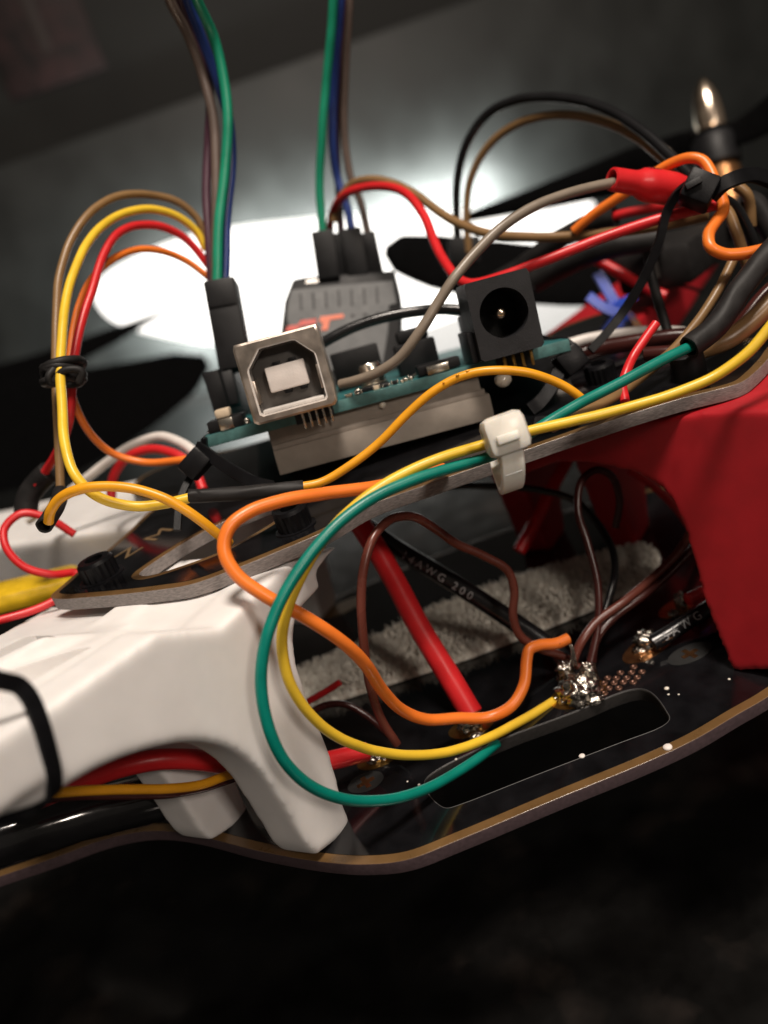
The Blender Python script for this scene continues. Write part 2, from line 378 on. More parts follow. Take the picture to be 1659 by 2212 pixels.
# vias, pads, solder joints and specks on the lower plate
via_me = None
via_z = [(500, 390), (385, 440), (480, 437), (570, 432), (275, 485), (350, 487), (440, 485), (530, 480), (245, 530), (330, 528), (410, 522), (495, 522), (210, 575), (285, 573), (370, 572), (245, 618)]
for x, y in via_z:
    c = Z(1244.3 + x * .25, 1344.1 + y * .25, 0.018)
    if via_me is None:
        bm = lathe_bm([(0, .055), (.014, .052), (.02, .040), (.017, .026), (.004, .018), (.002, .001)], (0, 0, 0), (0, 0, 1), 16)
        via_me = mesh('via', bm); via_me.materials.append(mat('copper_via', (0.13, 0.065, 0.045), 0.4, 0.7))
    o = bpy.data.objects.new('via', via_me); C.objects.link(o); o.parent = lp; o.location = c
def disc(name, px, py, rx, ry, m, rot=0.0, z=0.02):
    c = Z(px, py, z); bm = bmesh.new(); bmesh.ops.create_circle(bm, cap_ends=True, segments=28, radius=1)
    for v in bm.verts:
        q = Matrix.Rotation(rot, 3, 'Z') @ Vector((v.co.x * rx, v.co.y * ry, 0)); v.co = c + q
    r = bmesh.ops.extrude_face_region(bm, geom=bm.faces[:]); bmesh.ops.translate(bm, verts=[v for v in r['geom'] if isinstance(v, bmesh.types.BMVert)], vec=(0, 0, .006))
    bmesh.ops.recalc_face_normals(bm, faces=bm.faces[:])
    return new(name, mesh(name, bm, auto=30), MT[m], lp)
disc('pad', 1250, 1500, .42, .30, 'gold'); disc('pad', 1018, 1570, .34, .22, 'gold'); disc('pad', 815, 1640, .30, .20, 'gold')
disc('pad', 1400, 1398, .46, .24, 'copper', .4); disc('pad', 1462, 1312, .34, .2, 'copper', .4); disc('pad', 740, 1312, .5, .25, 'goldprint', .2)
pm = mat('grey_print', (0.022, 0.022, 0.022), 0.7, spec=.15)
MT['greyprint'] = pm
disc('polarity_mark', 790, 1690, .26, .2, 'greyprint'); disc('polarity_mark', 1490, 1412, .34, .2, 'greyprint', .2)
for cx, cy in ((790, 1690), (1490, 1412)):
    c = Z(cx, cy, .028)
    bm = box_bm(-.13, .13, -.035, .035, 0, .004, 0, T=Matrix.Translation(c) @ Matrix.Rotation(.3, 4, 'Z')); box_bm(-.035, .035, -.13, .13, 0.0006, .0046, 0, bm=bm, T=Matrix.Translation(c) @ Matrix.Rotation(.3, 4, 'Z'))
    new('plus_sign', mesh('plus_sign', bm, False), MT['copper'], lp)
def joint(px, py, r, sq, seed, z=.08, amp=.4):
    r *= .94; amp *= .75; z *= .85
    return lump('solder_joint', Z(px, py, z), r, 'solder', lp, amp, 4, sq, 2.6, seed)
joint(1248, 1492, .26, (1.15, 1.0, .9), 1, .16, .5); joint(1275, 1462, .15, (.8, .8, 1.7), 2, .25, .5); joint(1222, 1455, .15, (.9, .9, 1.3), 3, .25, .5)
joint(1285, 1512, .11, (1.3, .8, .6), 4, .05); joint(1225, 1512, .10, (1.3, .8, .6), 9, .06)
joint(1015, 1568, .17, (1.1, .8, .9), 5, .1); joint(1030, 1590, .09, (1.2, .8, .6), 6, .05)
joint(815, 1636, .15, (1.1, .8, .7), 7); joint(1398, 1385, .2, (.9, .9, .9), 8, .12, .5); joint(1385, 1402, .12, (1.2, .8, .5), 12, .05)
joint(1470, 1300, .14, (.7, .7, 1.2), 10, .15, .5); joint(1455, 1325, .08, (1, 1, .7), 11, .05)
for px, py, r in ((1442, 1614, .06), (1257, 1633, .042), (1440, 1487, .035), (1444, 1500, .018), (1575, 1467, .02), (1466, 1500, .015), (905, 1695, .02), (880, 1688, .015), (985, 1640, .02)):
    lump('glue_speck', Z(px, py, .02), r, 'whiteplastic' if r > .04 else 'glue', lp, .1, 2, (1, 1, .5))

# ---- upper plate
ZT = 3.6
e = [(415, 1262), (329, 1276), (250, 1285), (180, 1291), (140, 1294), (115, 1292), (113, 1286), (140, 1262), (175, 1232), (232, 1190), (282, 1146), (330, 1102), (395, 1072)]
rt = [(1690, 740), (1659, 774), (1630, 804), (1594, 829), (1470, 862), (1347, 900), (1132, 974), (932, 1044), (800, 1092), (704, 1147), (600, 1192), (500, 1232)]
up = [Z(x, y, ZT).to_2d() for x, y in rt + e]
bk = [Vector(q) for q in ((-3.6, 14.2), (-4.3, 15.6), (-4.2, 16.4), (-3.4, 16.6), (-2.0, 15.9), (0.8, 15.5), (3.4, 15.7), (4.7, 16.5), (5.6, 16.2), (5.4, 14.8), (4.9, 13.2), (5.2, 12.0), (6.0, 11.4), (6.3, 10.9))]
outU = [p.to_2d() for p in catmull([v.to_3d() for v in up + bk], 6, True)]
sl = [(300, 1240), (322, 1222), (420, 1160), (520, 1112), (610, 1080), (628, 1084), (600, 1122), (540, 1160), (470, 1196), (400, 1222), (340, 1241), (312, 1246)]
slotU = [p.to_2d() for p in catmull([Z(x, y, ZT) for x, y in sl], 5, True)]
tp = flat('upper_plate', outU, [slotU], ZT - TH, ZT, [MT['fibre_edge'], MT['fibre_edge'], MT['fr4']], fr, bev=0.01)
tp['label'] = 'upper black circuit plate with grey cut fibre edge'
flat('solder_mask', offset(outU, 0.11), [offset(slotU, -0.10)], ZT + .01, ZT + .016, [MT['mask']], tp)
def screw(px, py, z=ZT, r=.26, h=.30):
    c = Z(px, py, z); bm = bmesh.new()
    n = 30; prof = [(0.0, r * 1.25), (.03, r * 1.25), (.031, r), (h * .85, r), (h, r * .88), (h, r * .5), (h * .4, r * .48), (h * .4, .001)]
    bm = lathe_bm(prof, c, (0, 0, 1), 36)
    for v in bm.verts:                                     # knurled head
        d = v.co - c
        if .03 < d.z < h * .9 and abs(math.hypot(d.x, d.y) - r) < 1e-3:
            a = math.atan2(d.y, d.x); k = 1 + .035 * (1 if int(a / (2 * math.pi) * 36 + 36.5) % 2 else -1); v.co.x = c.x + d.x * k; v.co.y = c.y + d.y * k
    o = new('screw', mesh('screw', bm, auto=30), MT['nylon_black'], tp)
    return o
for q in ((222, 1248), (628, 1098), (640, 1142), (1302, 826)): screw(*q, r=.22 if q[0] > 600 else .25)
c = Z(1492, 818, ZT)
lathe('spacer', [(0, .22), (.34, .22), (.36, .20), (.36, .1), (.2, .1), (.2, .001)], c, (0, 0, 1), 'blackplastic', tp)
me = text_mesh('Z M', .5)
a0, b0v = Z(268, 1208, ZT + .02), Z(400, 1128, ZT + .02); xd = (b0v - a0).normalized(); yd = Vector((0, 0, 1)).cross(xd)
for v in me.vertices: v.co = a0 + xd * v.co.x * 1.1 + yd * v.co.y + Vector((0, 0, max(0, v.co.z)))
new('lettering', me, MT['goldprint'], tp)

# ---- arms
def remeshed(bm, voxel, smooth=6, fac=.5):
    me = mesh('rough', bm, False); t = bpy.data.objects.new('rough', me); C.objects.link(t)
    r = t.modifiers.new('r', 'REMESH'); r.mode = 'VOXEL'; r.voxel_size = voxel; r.adaptivity = 0
    s = t.modifiers.new('s', 'SMOOTH'); s.factor = fac; s.iterations = smooth
    m2 = evaluated(t); kill(t)
    for p in m2.polygons: p.use_smooth = True
    return m2
def arm(name, label, m, foot, u, v, side_px, width, leg_t=.62, top_cut=3.43, ribs=None):
    """side_px: outline of the side that faces us, traced on the vertical plane through the foot"""
    u, v = u.normalized(), v.normalized()
    loc = []
    for x, y in side_px:
        q = ONP(x, y, foot, v) - foot
        loc.append([q.dot(u), q.z])
    for q in loc:
        if q[0] < 0.9: q[1] = min(q[1], top_cut)
    return loc
# near white arm
WU, WV = Vector((-.555, -.83, 0)), Vector((.83, -.555, 0))
WF = Z(725, 1822)
sp = [(455, 1306), (340, 1366), (200, 1462), (90, 1538), (0, 1588), (-140, 1672), (-140, 1850), (0, 1766), (95, 1737), (150, 1700), (220, 1660), (300, 1628), (380, 1608), (440, 1604), (510, 1622), (570, 1672), (625, 1755), (668, 1830), (690, 1850), (755, 1797), (760, 1770), (745, 1735), (720, 1640), (690, 1560), (655, 1470), (640, 1400), (645, 1330), (665, 1270), (700, 1220), (735, 1178), (600, 1230)]
loc = arm('', '', None, WF, WU, WV, sp, 2.3)
loc = loc[:7] + [list(p.to_2d()) for p in catmull([Vector((a, b, 0)) for a, b in loc[7:18]], 5)] + loc[18:20] + [list(p.to_2d()) for p in catmull([Vector((a, b, 0)) for a, b in loc[20:29]], 4)] + loc[29:]
def U3(F, U, V, a, b, c): return F + U * a + V * b + Vector((0, 0, c))
bm = bmesh.new()
prism_bm([U3(WF, WU, WV, a, 0, b) for a, b in loc], WV * -.62, bm)
prism_bm([U3(WF, WU, WV, a, -1.75, b) for a, b in loc], WV * -.62, bm)
# top slab, and a slightly raised field on it that leaves a strip along the edge
loc[0][1] = 3.40
E1, E2 = U3(WF, WU, WV, loc[0][0], 0, loc[0][1]), U3(WF, WU, WV, loc[3][0], 0, loc[3][1])
qn = (E2 - E1).cross(WV).normalized(); N1 = E1
tv = [E1 - WV * .02, U3(WF, WU, WV, loc[1][0], -.02, loc[1][1]), U3(WF, WU, WV, loc[2][0], -.02, loc[2][1]), E2 - WV * .02] + [ONP(x, y, N1, qn) for x, y in [(-140, 1672), (-140, 1437), (0, 1368), (115, 1306)]]
tv += [E1 - WU * .3 - WV * 2.3, E1 - WU * 1.9 - WV * 2.3, E1 - WU * 1.9 - WV * .02]
for q in tv[-3:]: q.z = 3.40
prism_bm(tv, Vector((0, 0, -.62)), bm)
UPN = Vector((0, 0, .07))
rf = [ONP(x, y, N1 + UPN, qn) for x, y in [(388, 1285), (200, 1391), (45, 1484), (-140, 1595), (-140, 1439), (0, 1370), (118, 1309)]]
prism_bm(rf, Vector((0, 0, -.2)), bm)
me = remeshed(bm, .03, 48)
wa = new('arm', me, MT['arm_white'], fr); wa['label'] = 'near white moulded arm with a black band round it'
# recessed pockets in the top
cb = bmesh.new()
for tri in ([(40, 1400), (-120, 1402), (-120, 1455), (0, 1416)], [(132, 1398), (90, 1400), (0, 1430), (-120, 1470), (-120, 1480), (0, 1442)], [(196, 1393), (46, 1480), (-120, 1578), (-120, 1500), (0, 1456)]):
    q = [ONP(x, y, N1 + UPN, qn) for x, y in tri]
    prism_bm([p + Vector((0, 0, .3)) for p in q], Vector((0, 0, -.75)), cb)
cut = bpy.data.objects.new('rough', mesh('rough', cb, False)); C.objects.link(cut)
bo_ = wa.modifiers.new('b', 'BOOLEAN'); bo_.operation = 'DIFFERENCE'; bo_.object = cut; bo_.solver = 'EXACT'
me2 = evaluated(wa); wa.modifiers.clear(); wa.data = me2; kill(cut)
try: me2.set_sharp_from_angle(angle=math.radians(45))
except Exception: pass

# near red arm
RU, RV = Vector((.555, -.83, 0)), Vector((-.83, -.555, 0))
RF = Z(1580, 1452)
sp = [(1120, 985), (1400, 905), (1570, 885), (1660, 872), (1760, 850), (1760, 1440), (1720, 1451), (1580, 1452), (1552, 1380), (1520, 1300), (1480, 1150), (1455, 1093), (1430, 1058), (1370, 1023), (1280, 1003), (1200, 1001), (1120, 1030)]
RTOP = Z(1570, 888, 3.43)
RN = RU.cross(RTOP - RF).normalized()
if RN.dot(RV) < 0: RN = -RN
rp3 = [ONP(x, y, RF, RN) for x, y in sp]
for q in rp3: q.z = min(q.z, 3.43)
bm = bmesh.new()
prism_bm([q.copy() for q in rp3], RV * -.6, bm)
prism_bm([q - RV * 1.7 for q in rp3], RV * -.6, bm)
top = rp3[1:5]
web = [q - RV * .2 - Vector((0, 0, .01)) for q in top] + [q - RV * .2 - Vector((0, 0, .7)) for q in top[::-1]]
prism_bm(web, RV * -1.9, bm)
ra = new('arm', remeshed(bm, .04, 14), MT['arm_red'], fr); ra['label'] = 'near red moulded arm at the right edge'

# far arms: one design in local axes (x outward, y across, z up), turned and coloured per arm
def far_arm_mesh():
    prof = [(-1.2, 3.42), (0.8, 3.42), (11.5, 3.15), (11.5, 2.5), (4, 2.3), (2.0, 2.0), (1.2, 1.4), (.75, .6), (.55, 0), (-.3, 0), (-.45, .9), (-.7, 2.0), (-1.0, 2.8)]
    bm = bmesh.new()
    for y in (1.15, -.55): prism_bm([Vector((a, y, b)) for a, b in prof], Vector((0, -.6, 0)), bm)
    webp = [(-1.2, 3.40), (.8, 3.40), (11.5, 3.13), (11.5, 2.6), (.8, 2.75), (-1.2, 2.75)]
    prism_bm([Vector((a, .95, b)) for a, b in webp], Vector((0, -1.9, 0)), bm)
    me = remeshed(bm, .08, 4)
    for v in me.vertices:
        if v.co.x > 1: v.co.y *= 1 - .035 * (v.co.x - 1)
    return me
fam = far_arm_mesh()
def far_arm(x, y, ux, uy, m, label):
    o = bpy.data.objects.new('arm', fam.copy()); C.objects.link(o); o.data.materials.append(MT[m]); o.parent = fr
    o.location = (x, y, 0); o.rotation_euler = (0, 0, math.atan2(uy, ux)); o['label'] = label; return o
fred = far_arm(3.35, 14.5, .62, .785, 'arm_red', 'far red moulded arm reaching back to the motor')
fwh = far_arm(-2.5, 14.6, -.843, .537, 'arm_white', 'far white moulded arm at the left edge')

fwh.scale = (1, 1.25, 1)
# ================================================================== MOTOR AND PROPELLERS
mo = thing('motor', 'copper and black brushless motor standing on the far red arm', 'motor')
MP = P(1556, 378, 21.5); ax = Vector((0, 0, 1)); ax = (P(1532, 250, 21.5) - P(1556, 378, 21.5)).normalized()
lathe('base', [(-1.5, 1.0), (-1.2, 1.1), (-.9, .9)], MP, ax, 'blackplastic', mo)
lathe('winding', [(-.9, .42), (-.8, .5), (.1, .5), (.2, .42)], MP, ax, 'copper', mo, 30)
lathe('bell', [(.2, .45), (.25, .56), (.85, .56), (1.0, .46)], MP, ax, 'blackplastic', mo, 30)
pr = thing('propeller', 'black propeller with a polished bullet nut on the motor at the right', 'propeller')
lathe('spinner', [(1.0, .36), (1.06, .44), (1.14, .44), (1.2, .36), (1.5, .37), (1.9, .33), (2.2, .24), (2.4, .13), (2.48, .04)], MP, ax, 'brass', pr, 30)
def blade(name, parent, line, widths, wdir, th=.10):
    path = catmull(line, 8); n = len(path); bm = bmesh.new(); rows = []
    for i, c in enumerate(path):
        f = i / (n - 1) * (len(widths) - 1); k = min(len(widths) - 2, int(f)); wd = widths[k] * (1 - f + k) + widths[k + 1] * (f - k)
        t = (path[min(n - 1, i + 1)] - path[max(0, i - 1)]).normalized(); s = (wdir - t * wdir.dot(t)).normalized(); nn = t.cross(s)
        rows.append([bm.verts.new(c + s * wd * math.cos(a) + nn * th * (math.sin(a) + .5 * math.cos(a) ** 2)) for a in [2 * math.pi * q / 14 for q in range(14)]])
    for p, q in zip(rows, rows[1:]):
        for k in range(14): bm.faces.new((p[k], p[(k + 1) % 14], q[(k + 1) % 14], q[k]))
    bm.faces.new(rows[0][::-1]); bm.faces.new(rows[-1]); bmesh.ops.recalc_face_normals(bm, faces=bm.faces[:])
    return new(name, mesh(name, bm, auto=60), MT['carbon'], parent)
HB = MP + ax * 1.0
lathe('hub', [(-.12, .42), (-.1, .46), (.12, .46), (.14, .42)], HB, ax, 'carbon', pr)
blade('blade', pr, [HB, P(1440, 338, 23), P(1250, 400, 26), P(1010, 468, 29)], [.25, .5, .62, .5, .2], Vector((0, .75, .66)))
blade('blade', pr, [HB, P(1600, 285, 21), P(1700, 225, 20)], [.22, .35, .5], Vector((0, .7, .7)))
p2 = thing('propeller', 'large black propeller blade with rounded tip behind the power jack', 'propeller')
h2 = P(1420, 640, 21)
lathe('hub', [(-.3, .4), (.3, .4)], h2, (0, 0, 1), 'carbon', p2)
blade('blade', p2, [h2, P(1330, 612, 21), P(1220, 596, 21), P(1080, 584, 21), P(940, 562, 21), P(860, 545, 21), P(832, 540, 21)], [.3, .62, .78, .82, .72, .5, .12], Vector((0, .5, .85)))
p3 = thing('propeller', 'blurred black propeller blade and its dark reflection built as a second blade, left edge before the bright patch', 'propeller')
h3 = P(-260, 940, 36)
lathe('hub', [(-.4, .7), (.4, .7)], h3, (0, 0, 1), 'carbon', p3)
blade('blade', p3, [h3, P(-60, 950, 37), P(120, 918, 37), P(280, 862, 37), P(400, 806, 37), P(448, 780, 37)], [1.2, 2.5, 2.4, 1.7, 1.0, .3], Vector((.0, .45, .89)))  # lower blade: the propeller's blurred reflection built as a solid
blade('blade', p3, [h3, P(-60, 842, 38), P(100, 788, 38), P(240, 728, 38), P(362, 672, 38)], [.6, .75, .62, .4, .05], Vector((0, .5, .86)))

# ================================================================== FOAM BLOCK AND CIRCUIT BOARD
A0, A1 = P(450, 967, 12.1), P(1234, 757, 12.1)
BX = (A1 - A0).normalized(); py = Vector((0, math.cos(math.radians(-8)), math.sin(math.radians(-8))))
BY = (py - BX * py.dot(BX)).normalized(); BZ = BX.cross(BY)
if BZ.z < 0: BZ = -BZ
BM_ = Matrix((BX, BY, BZ)).transposed().to_4x4(); BM_.translation = A0
BW = (A1 - A0).length
cbd = thing('circuit_board', 'teal microcontroller board with metal socket and black power jack on grey foam', 'circuit board')
cbd.matrix_world = BM_
L = cbd                                             # children use the board's own axes: x along its front edge, y back, z up
def lbox(name, x0, x1, y0, y1, z0, z1, m, bev=.015, parent=None, seg=2): return box(name, x0, x1, y0, y1, z0, z1, m, parent or L, bev, None, seg)
pcb = lbox('board', 0, BW, 0, 6.0, 0, .17, 'board', .01)
pcb.data.materials.append(MT['board_edge'])
for p in pcb.data.polygons:
    if p.normal.z < .7: p.material_index = 1
# metal socket
X0 = .80; SW, SH, SY = 1.16, 1.09, -.68; Z0 = .17
us = tag(bpy.data.objects.new('usb_socket', None)); C.objects.link(us); us.parent = L; us.empty_display_size = .1
def loop_frame(outer, inner, y0, y1, bm=None):
    """plate in the xz plane with a hole, between y0 and y1"""
    bm = bm or bmesh.new(); n = len(outer)
    vo = [[bm.verts.new((x, y, z)) for x, z in outer] for y in (y0, y1)]; vi = [[bm.verts.new((x, y, z)) for x, z in inner] for y in (y0, y1)]
    for i in range(n):
        j = (i + 1) % n
        bm.faces.new((vo[0][i], vo[0][j], vi[0][j], vi[0][i])); bm.faces.new((vo[1][i], vi[1][i], vi[1][j], vo[1][j]))
        bm.faces.new((vo[0][i], vo[1][i], vo[1][j], vo[0][j])); bm.faces.new((vi[0][i], vi[0][j], vi[1][j], vi[1][i]))
    bmesh.ops.recalc_face_normals(bm, faces=bm.faces[:]); return bm
hole = [(.105, .095), (1.055, .095), (1.055, .74), (.83, .985), (.33, .985), (.105, .74)]
outer = [(0, 0), (SW, 0), (SW, .72), (SW, SH), (0, SH), (0, .72)]
# resample the two loops so that they correspond
def around(poly, n, c):
    out = []
    for k in range(n):
        a = 2 * math.pi * k / n; d = Vector((math.cos(a), math.sin(a))); best = None
        for i in range(len(poly)):
            p, q = Vector(poly[i]) - c, Vector(poly[(i + 1) % len(poly)]) - c; e = q - p
            den = d.x * e.y - d.y * e.x
            if abs(den) < 1e-9: continue
            t = (p.x * e.y - p.y * e.x) / den; s = (p.x * d.y - p.y * d.x) / den
            if t > 0 and -1e-6 <= s <= 1 + 1e-6: best = t if best is None else min(best, t)
        out.append(c + d * best)
    return out
cc = Vector((.585, .53)); sq = [(0, 0), (SW, 0), (SW, SH), (0, SH)]
ang_out, ang_in = around(sq, 72, cc), around(hole, 72, cc)
off = lambda l: [(p[0] + X0, p[1] + Z0) for p in l]
shr = [cc + Vector(((p[0] - cc.x) * (1 - .03 / .58), (p[1] - cc.y) * (1 - .03 / .54))) for p in ang_out]
bmf = loop_frame(off(shr), off(ang_in), SY, SY + .04)
def chamfer(bm, a, ya, b, yb):
    va = [bm.verts.new((x, ya, z)) for x, z in a]; vb = [bm.verts.new((x, yb, z)) for x, z in b]
    for i in range(len(va)): bm.faces.new((va[i], va[(i + 1) % len(va)], vb[(i + 1) % len(vb)], vb[i]))
chamfer(bmf, off(shr), SY, off([cc + (p - cc) * .995 for p in ang_out]), SY + .012); chamfer(bmf, off([cc + (p - cc) * .995 for p in ang_out]), SY + .012, off(ang_out), SY + .045)
bmesh.ops.recalc_face_normals(bmf, faces=bmf.faces[:])
fp = new('shell_face', mesh('shell_face', bmf, auto=60), MT['shell'], us)
sh_in = around([(.03, .03), (SW - .03, .03), (SW - .03, SH - .03), (.03, SH - .03)], 72, cc)
bm = loop_frame(off(ang_out), off(sh_in), SY + .041, SY + 1.6)
box_bm(X0 + .02, X0 + SW - .02, SY + 1.5, SY + 1.58, Z0 + .02, Z0 + SH - .02, 0, bm=bm)
new('shell', mesh('shell', bm, auto=30), MT['shell'], us)
ho = [(p[0], p[1]) for p in around(hole, 72, cc)]
hi = [cc + (p - cc) * .95 for p in around(hole, 72, cc)]
hi2 = [cc + (p - cc) * .90 for p in around(hole, 72, cc)]
new('rim', mesh('rim', loop_frame(off([cc + (p - cc) * 1.0 for p in ang_in]), off(hi), SY + .012, SY + .12), auto=30), MT['rimplastic'], us)
new('liner', mesh('liner', loop_frame(off(hi), off(hi2), SY + .06, SY + .9), auto=30), MT['greyplastic'], us)
lbox('cavity_back', X0 + .1, X0 + 1.06, SY + .30, SY + .42, Z0 + .08, Z0 + .98, 'greyplastic', .01, us)
lbox('tongue', X0 + .32, X0 + .86, SY + .14, SY + .6, Z0 + .36, Z0 + .70, 'whiteplastic', .02, us, 3)
for k, (x, z) in enumerate(((.44, .72), (.66, .72), (.50, .335), (.72, .335))):
    lbox('contact_slot', X0 + x, X0 + x + .1, SY + .18, SY + .36, Z0 + z - .03, Z0 + z + .03, 'blackplastic', .008, us)
for x in (.115, 1.0):
    lbox('spring', X0 + x, X0 + x + .045, SY + .03, SY + .5, Z0 + .26, Z0 + .58, 'shell', .008, us)
lbox('lower_rim', X0 + .16, X0 + 1.0, SY + .03, SY + .35, Z0 + .12, Z0 + .165, 'rimplastic', .008, us)
# power jack
jk = bpy.data.objects.new('power_jack', None); C.objects.link(jk); jk.parent = L; jk.empty_display_size = .1
JX, JW, JH, JY = 4.0, .89, 1.07, -.42
jc = Vector((.445, .57)); circ = [jc + Vector((math.cos(2 * math.pi * k / 72), math.sin(2 * math.pi * k / 72))) * .335 for k in range(72)]
offj = lambda l: [(p[0] + JX, p[1] + .19) for p in l]
jsq = around([(0, 0), (JW, 0), (JW, JH), (0, JH)], 72, jc)
new('jack_face', mesh('jack_face', loop_frame(offj(jsq), offj(circ), JY, JY + .9), auto=30), MT['jackplastic'], jk)
lbox('jack_body', JX + .03, JX + JW - .03, JY + .88, JY + 1.6, .19, .19 + JH * .62, 'jackplastic', .02, jk)
lbox('jack_back', JX + .06, JX + JW - .06, JY + .78, JY + .86, .25, .19 + JH - .04, 'blackplastic', .01, jk)
lathe('pin', [(0, .085), (.55, .085), (.60, .075), (.63, .05), (.64, .02)], (JX + jc.x - .01, JY + .78, .19 + jc.y), (0, -1, 0), 'brass', jk, 20)
lbox('jack_flange', JX - .09, JX, JY + .2, JY + 1.1, .19, .62, 'jackplastic', .02, jk)
# reset button, crystal, capacitors, chips, headers
bt = lbox('reset_button', .07, .58, .02, .50, .17, .34, 'blackplastic', .02)
lbox('button_cap', .20, .42, .12, .36, .34, .47, 'beige', .03, bt)
lbox('button_clip', .24, .44, -.012, .02, .18, .335, 'tin', .006, bt)
for x in (.10, .62, 2.26, 1.02): lump('solder_joint', Vector((x, .10, .20)), .055, 'solder', L, .3, 3, (1, 1, 1.1), 2, int(x * 10))
for (x, y) in ((2.42, .45),):
    cp = lathe('capacitor', [(0, .20), (.05, .20), (.06, .17), (.30, .17), (.33, .15), (.34, .145), (.34, .12), (.325, .11), (.325, .001)], (x + .1, y, .2), (0, 0, 1), 'tin', L, 30)
    lbox('capacitor_base', x - .12, x + .32, y - .22, y + .22, .17, .23, 'blackplastic', .03, cp)
lbox('chip', 2.22, 2.62, .12, .3, .17, .235, 'blackplastic', .01)
lbox('voltage_regulator', 3.16, 3.78, .08, .5, .19, .33, 'blackplastic', .015)
cr = lbox('regulator_tab', 3.28, 3.60, -.005, .08, .18, .30, 'tin', .008)
for x in (2.92, 3.00): lbox('resistor', x, x + .06, .05, .14, .17, .23, 'tin', .008)
rs = random.Random(3)
for k in range(13):
    x = 2.08 + k * .135; y = .06 + rs.random() * .35
    if 2.2 < x < 2.75 and y > .2: y = .05
    if 3.1 < x: y = .55 + rs.random() * .4
    sm = lbox('resistor' if k % 3 else 'ceramic_capacitor', x, x + .09, y, y + .05, .171, .21 + .02 * (k % 2), 'blackplastic' if k % 3 else 'beige', .004)
    for e_ in (x - .012, x + .078): lbox('end_cap', e_, e_ + .024, y - .002, y + .052, .171, .213 + .02 * (k % 2), 'tin', .003, sm)
lbox('pin_header', 1.98, 2.76, 1.7, 2.2, .17, .78, 'blackplastic', .02)
lbox('capacitor_block', 2.98, 3.62, 1.2, 1.7, .17, .66, 'blackplastic', .03)
lbox('capacitor_cap', 3.06, 3.55, 1.24, 1.66, .66, .86, 'blackplastic', .05)
lbox('side_header', .03, .27, 1.2, 5.6, .17, 1.02, 'blackplastic', .012)
lbox('side_header', BW - .28, BW - .04, 1.6, 5.6, .17, 1.02, 'blackplastic', .012)
for k in range(5): lbox('solder_pin', 1.40 + k * .1, 1.43 + k * .1, -.025, .0, -.10, .16, 'tin', .006)
lbox('pin_strip', 1.30, 1.86, -.005, .08, -.02, .165, 'blackplastic', .006)
lbox('pin_strip', 4.26, 4.80, -.012, .1, -.02, .185, 'blackplastic', .006)
for k in range(4): lbox('gold_pin', 4.36 + k * .13, 4.40 + k * .13, -.03, .0, -.06, .16, 'gold', .006)
lump('glue_bead', Vector((4.32, .1, -.16)), .12, 'glue', L, .1, 3, (1, 1, .9)); lump('glue_bead', Vector((2.55, .1, -.06)), .05, 'glue', L, .3, 3)

fm = thing('foam_block', 'grey brown layered foam tape block under the teal circuit board', 'foam block')
fm.matrix_world = BM_
fz = [0, -.22, -.30, -.66]
for k, (m, e0) in enumerate((('foam', 0), ('foam2', .003), ('foam', .002))):
    o = box('foam_layer', .86 + e0, 3.98 - e0 + .05 * k, .12 + e0 - .02 * k, 4.6, fz[k + 1] + .001, fz[k] - .001, m, fm, .006)

# ================================================================== RADIO RECEIVER
rx = thing('radio_receiver', 'grey slotted radio receiver standing behind the metal socket', 'receiver')
RD = 16.2
rfo = [(614, 650), (632, 603), (660, 597), (852, 583), (866, 640), (866, 700), (862, 860), (585, 860), (560, 800), (604, 735)]
fp3 = [P(x, y, RD - (y - 600) * .0022) for x, y in rfo]
bmr = prism_bm(fp3, FWD * 1.0 + Vector((.06, 0, 0)), None, .05)
new('case', mesh('case', bmr, auto=40), MT['blackplastic'], rx)
def rq(x, y, dd=0.0): return P(x, y, RD - (y - 600) * .0022 - dd)
def rpatch(name, px, m, parent, t=.03, lift=.004, bev=0):
    return new(name, mesh(name, prism_bm([rq(x, y, lift + t) for x, y in px], FWD * t, None, bev), auto=40), MT[m], parent)
fc = rpatch('face_plate', [(622, 655), (630, 626), (848, 606), (856, 655), (840, 660), (838, 716), (824, 800), (600, 800), (612, 735), (624, 700), (620, 690)], 'rx', rx, .05, .002)
for k in range(7):
    x = 648 + k * 27.5; y0 = 634 - k * 2.4
    rpatch('slot', [(x - 2, y0), (x + 3, y0 - .5), (x + 5, y0 + 34), (x, y0 + 34.5)], 'blackplastic', fc, .01, .055)
    rpatch('vent_hole', [(x - 1, y0 + 55), (x + 7, y0 + 54), (x + 8, y0 + 59), (x, y0 + 60)], 'blackplastic', fc, .01, .055)
rpatch('logo_stroke', [(692, 684), (742, 678), (743, 686), (712, 691), (708, 712), (694, 714), (698, 698), (690, 694)], 'rx_orange', fc, .012, .056)
rpatch('logo_stroke', [(650, 692), (684, 688), (682, 700), (640, 706)], 'rx_red', fc, .012, .056)
rpatch('logo_stroke', [(622, 704), (648, 701), (644, 712), (616, 716)], 'rx_red', fc, .012, .056)
rpatch('port_window', [(662, 604), (690, 602), (688, 609), (660, 612)], 'rimplastic', rx, .01, .002)

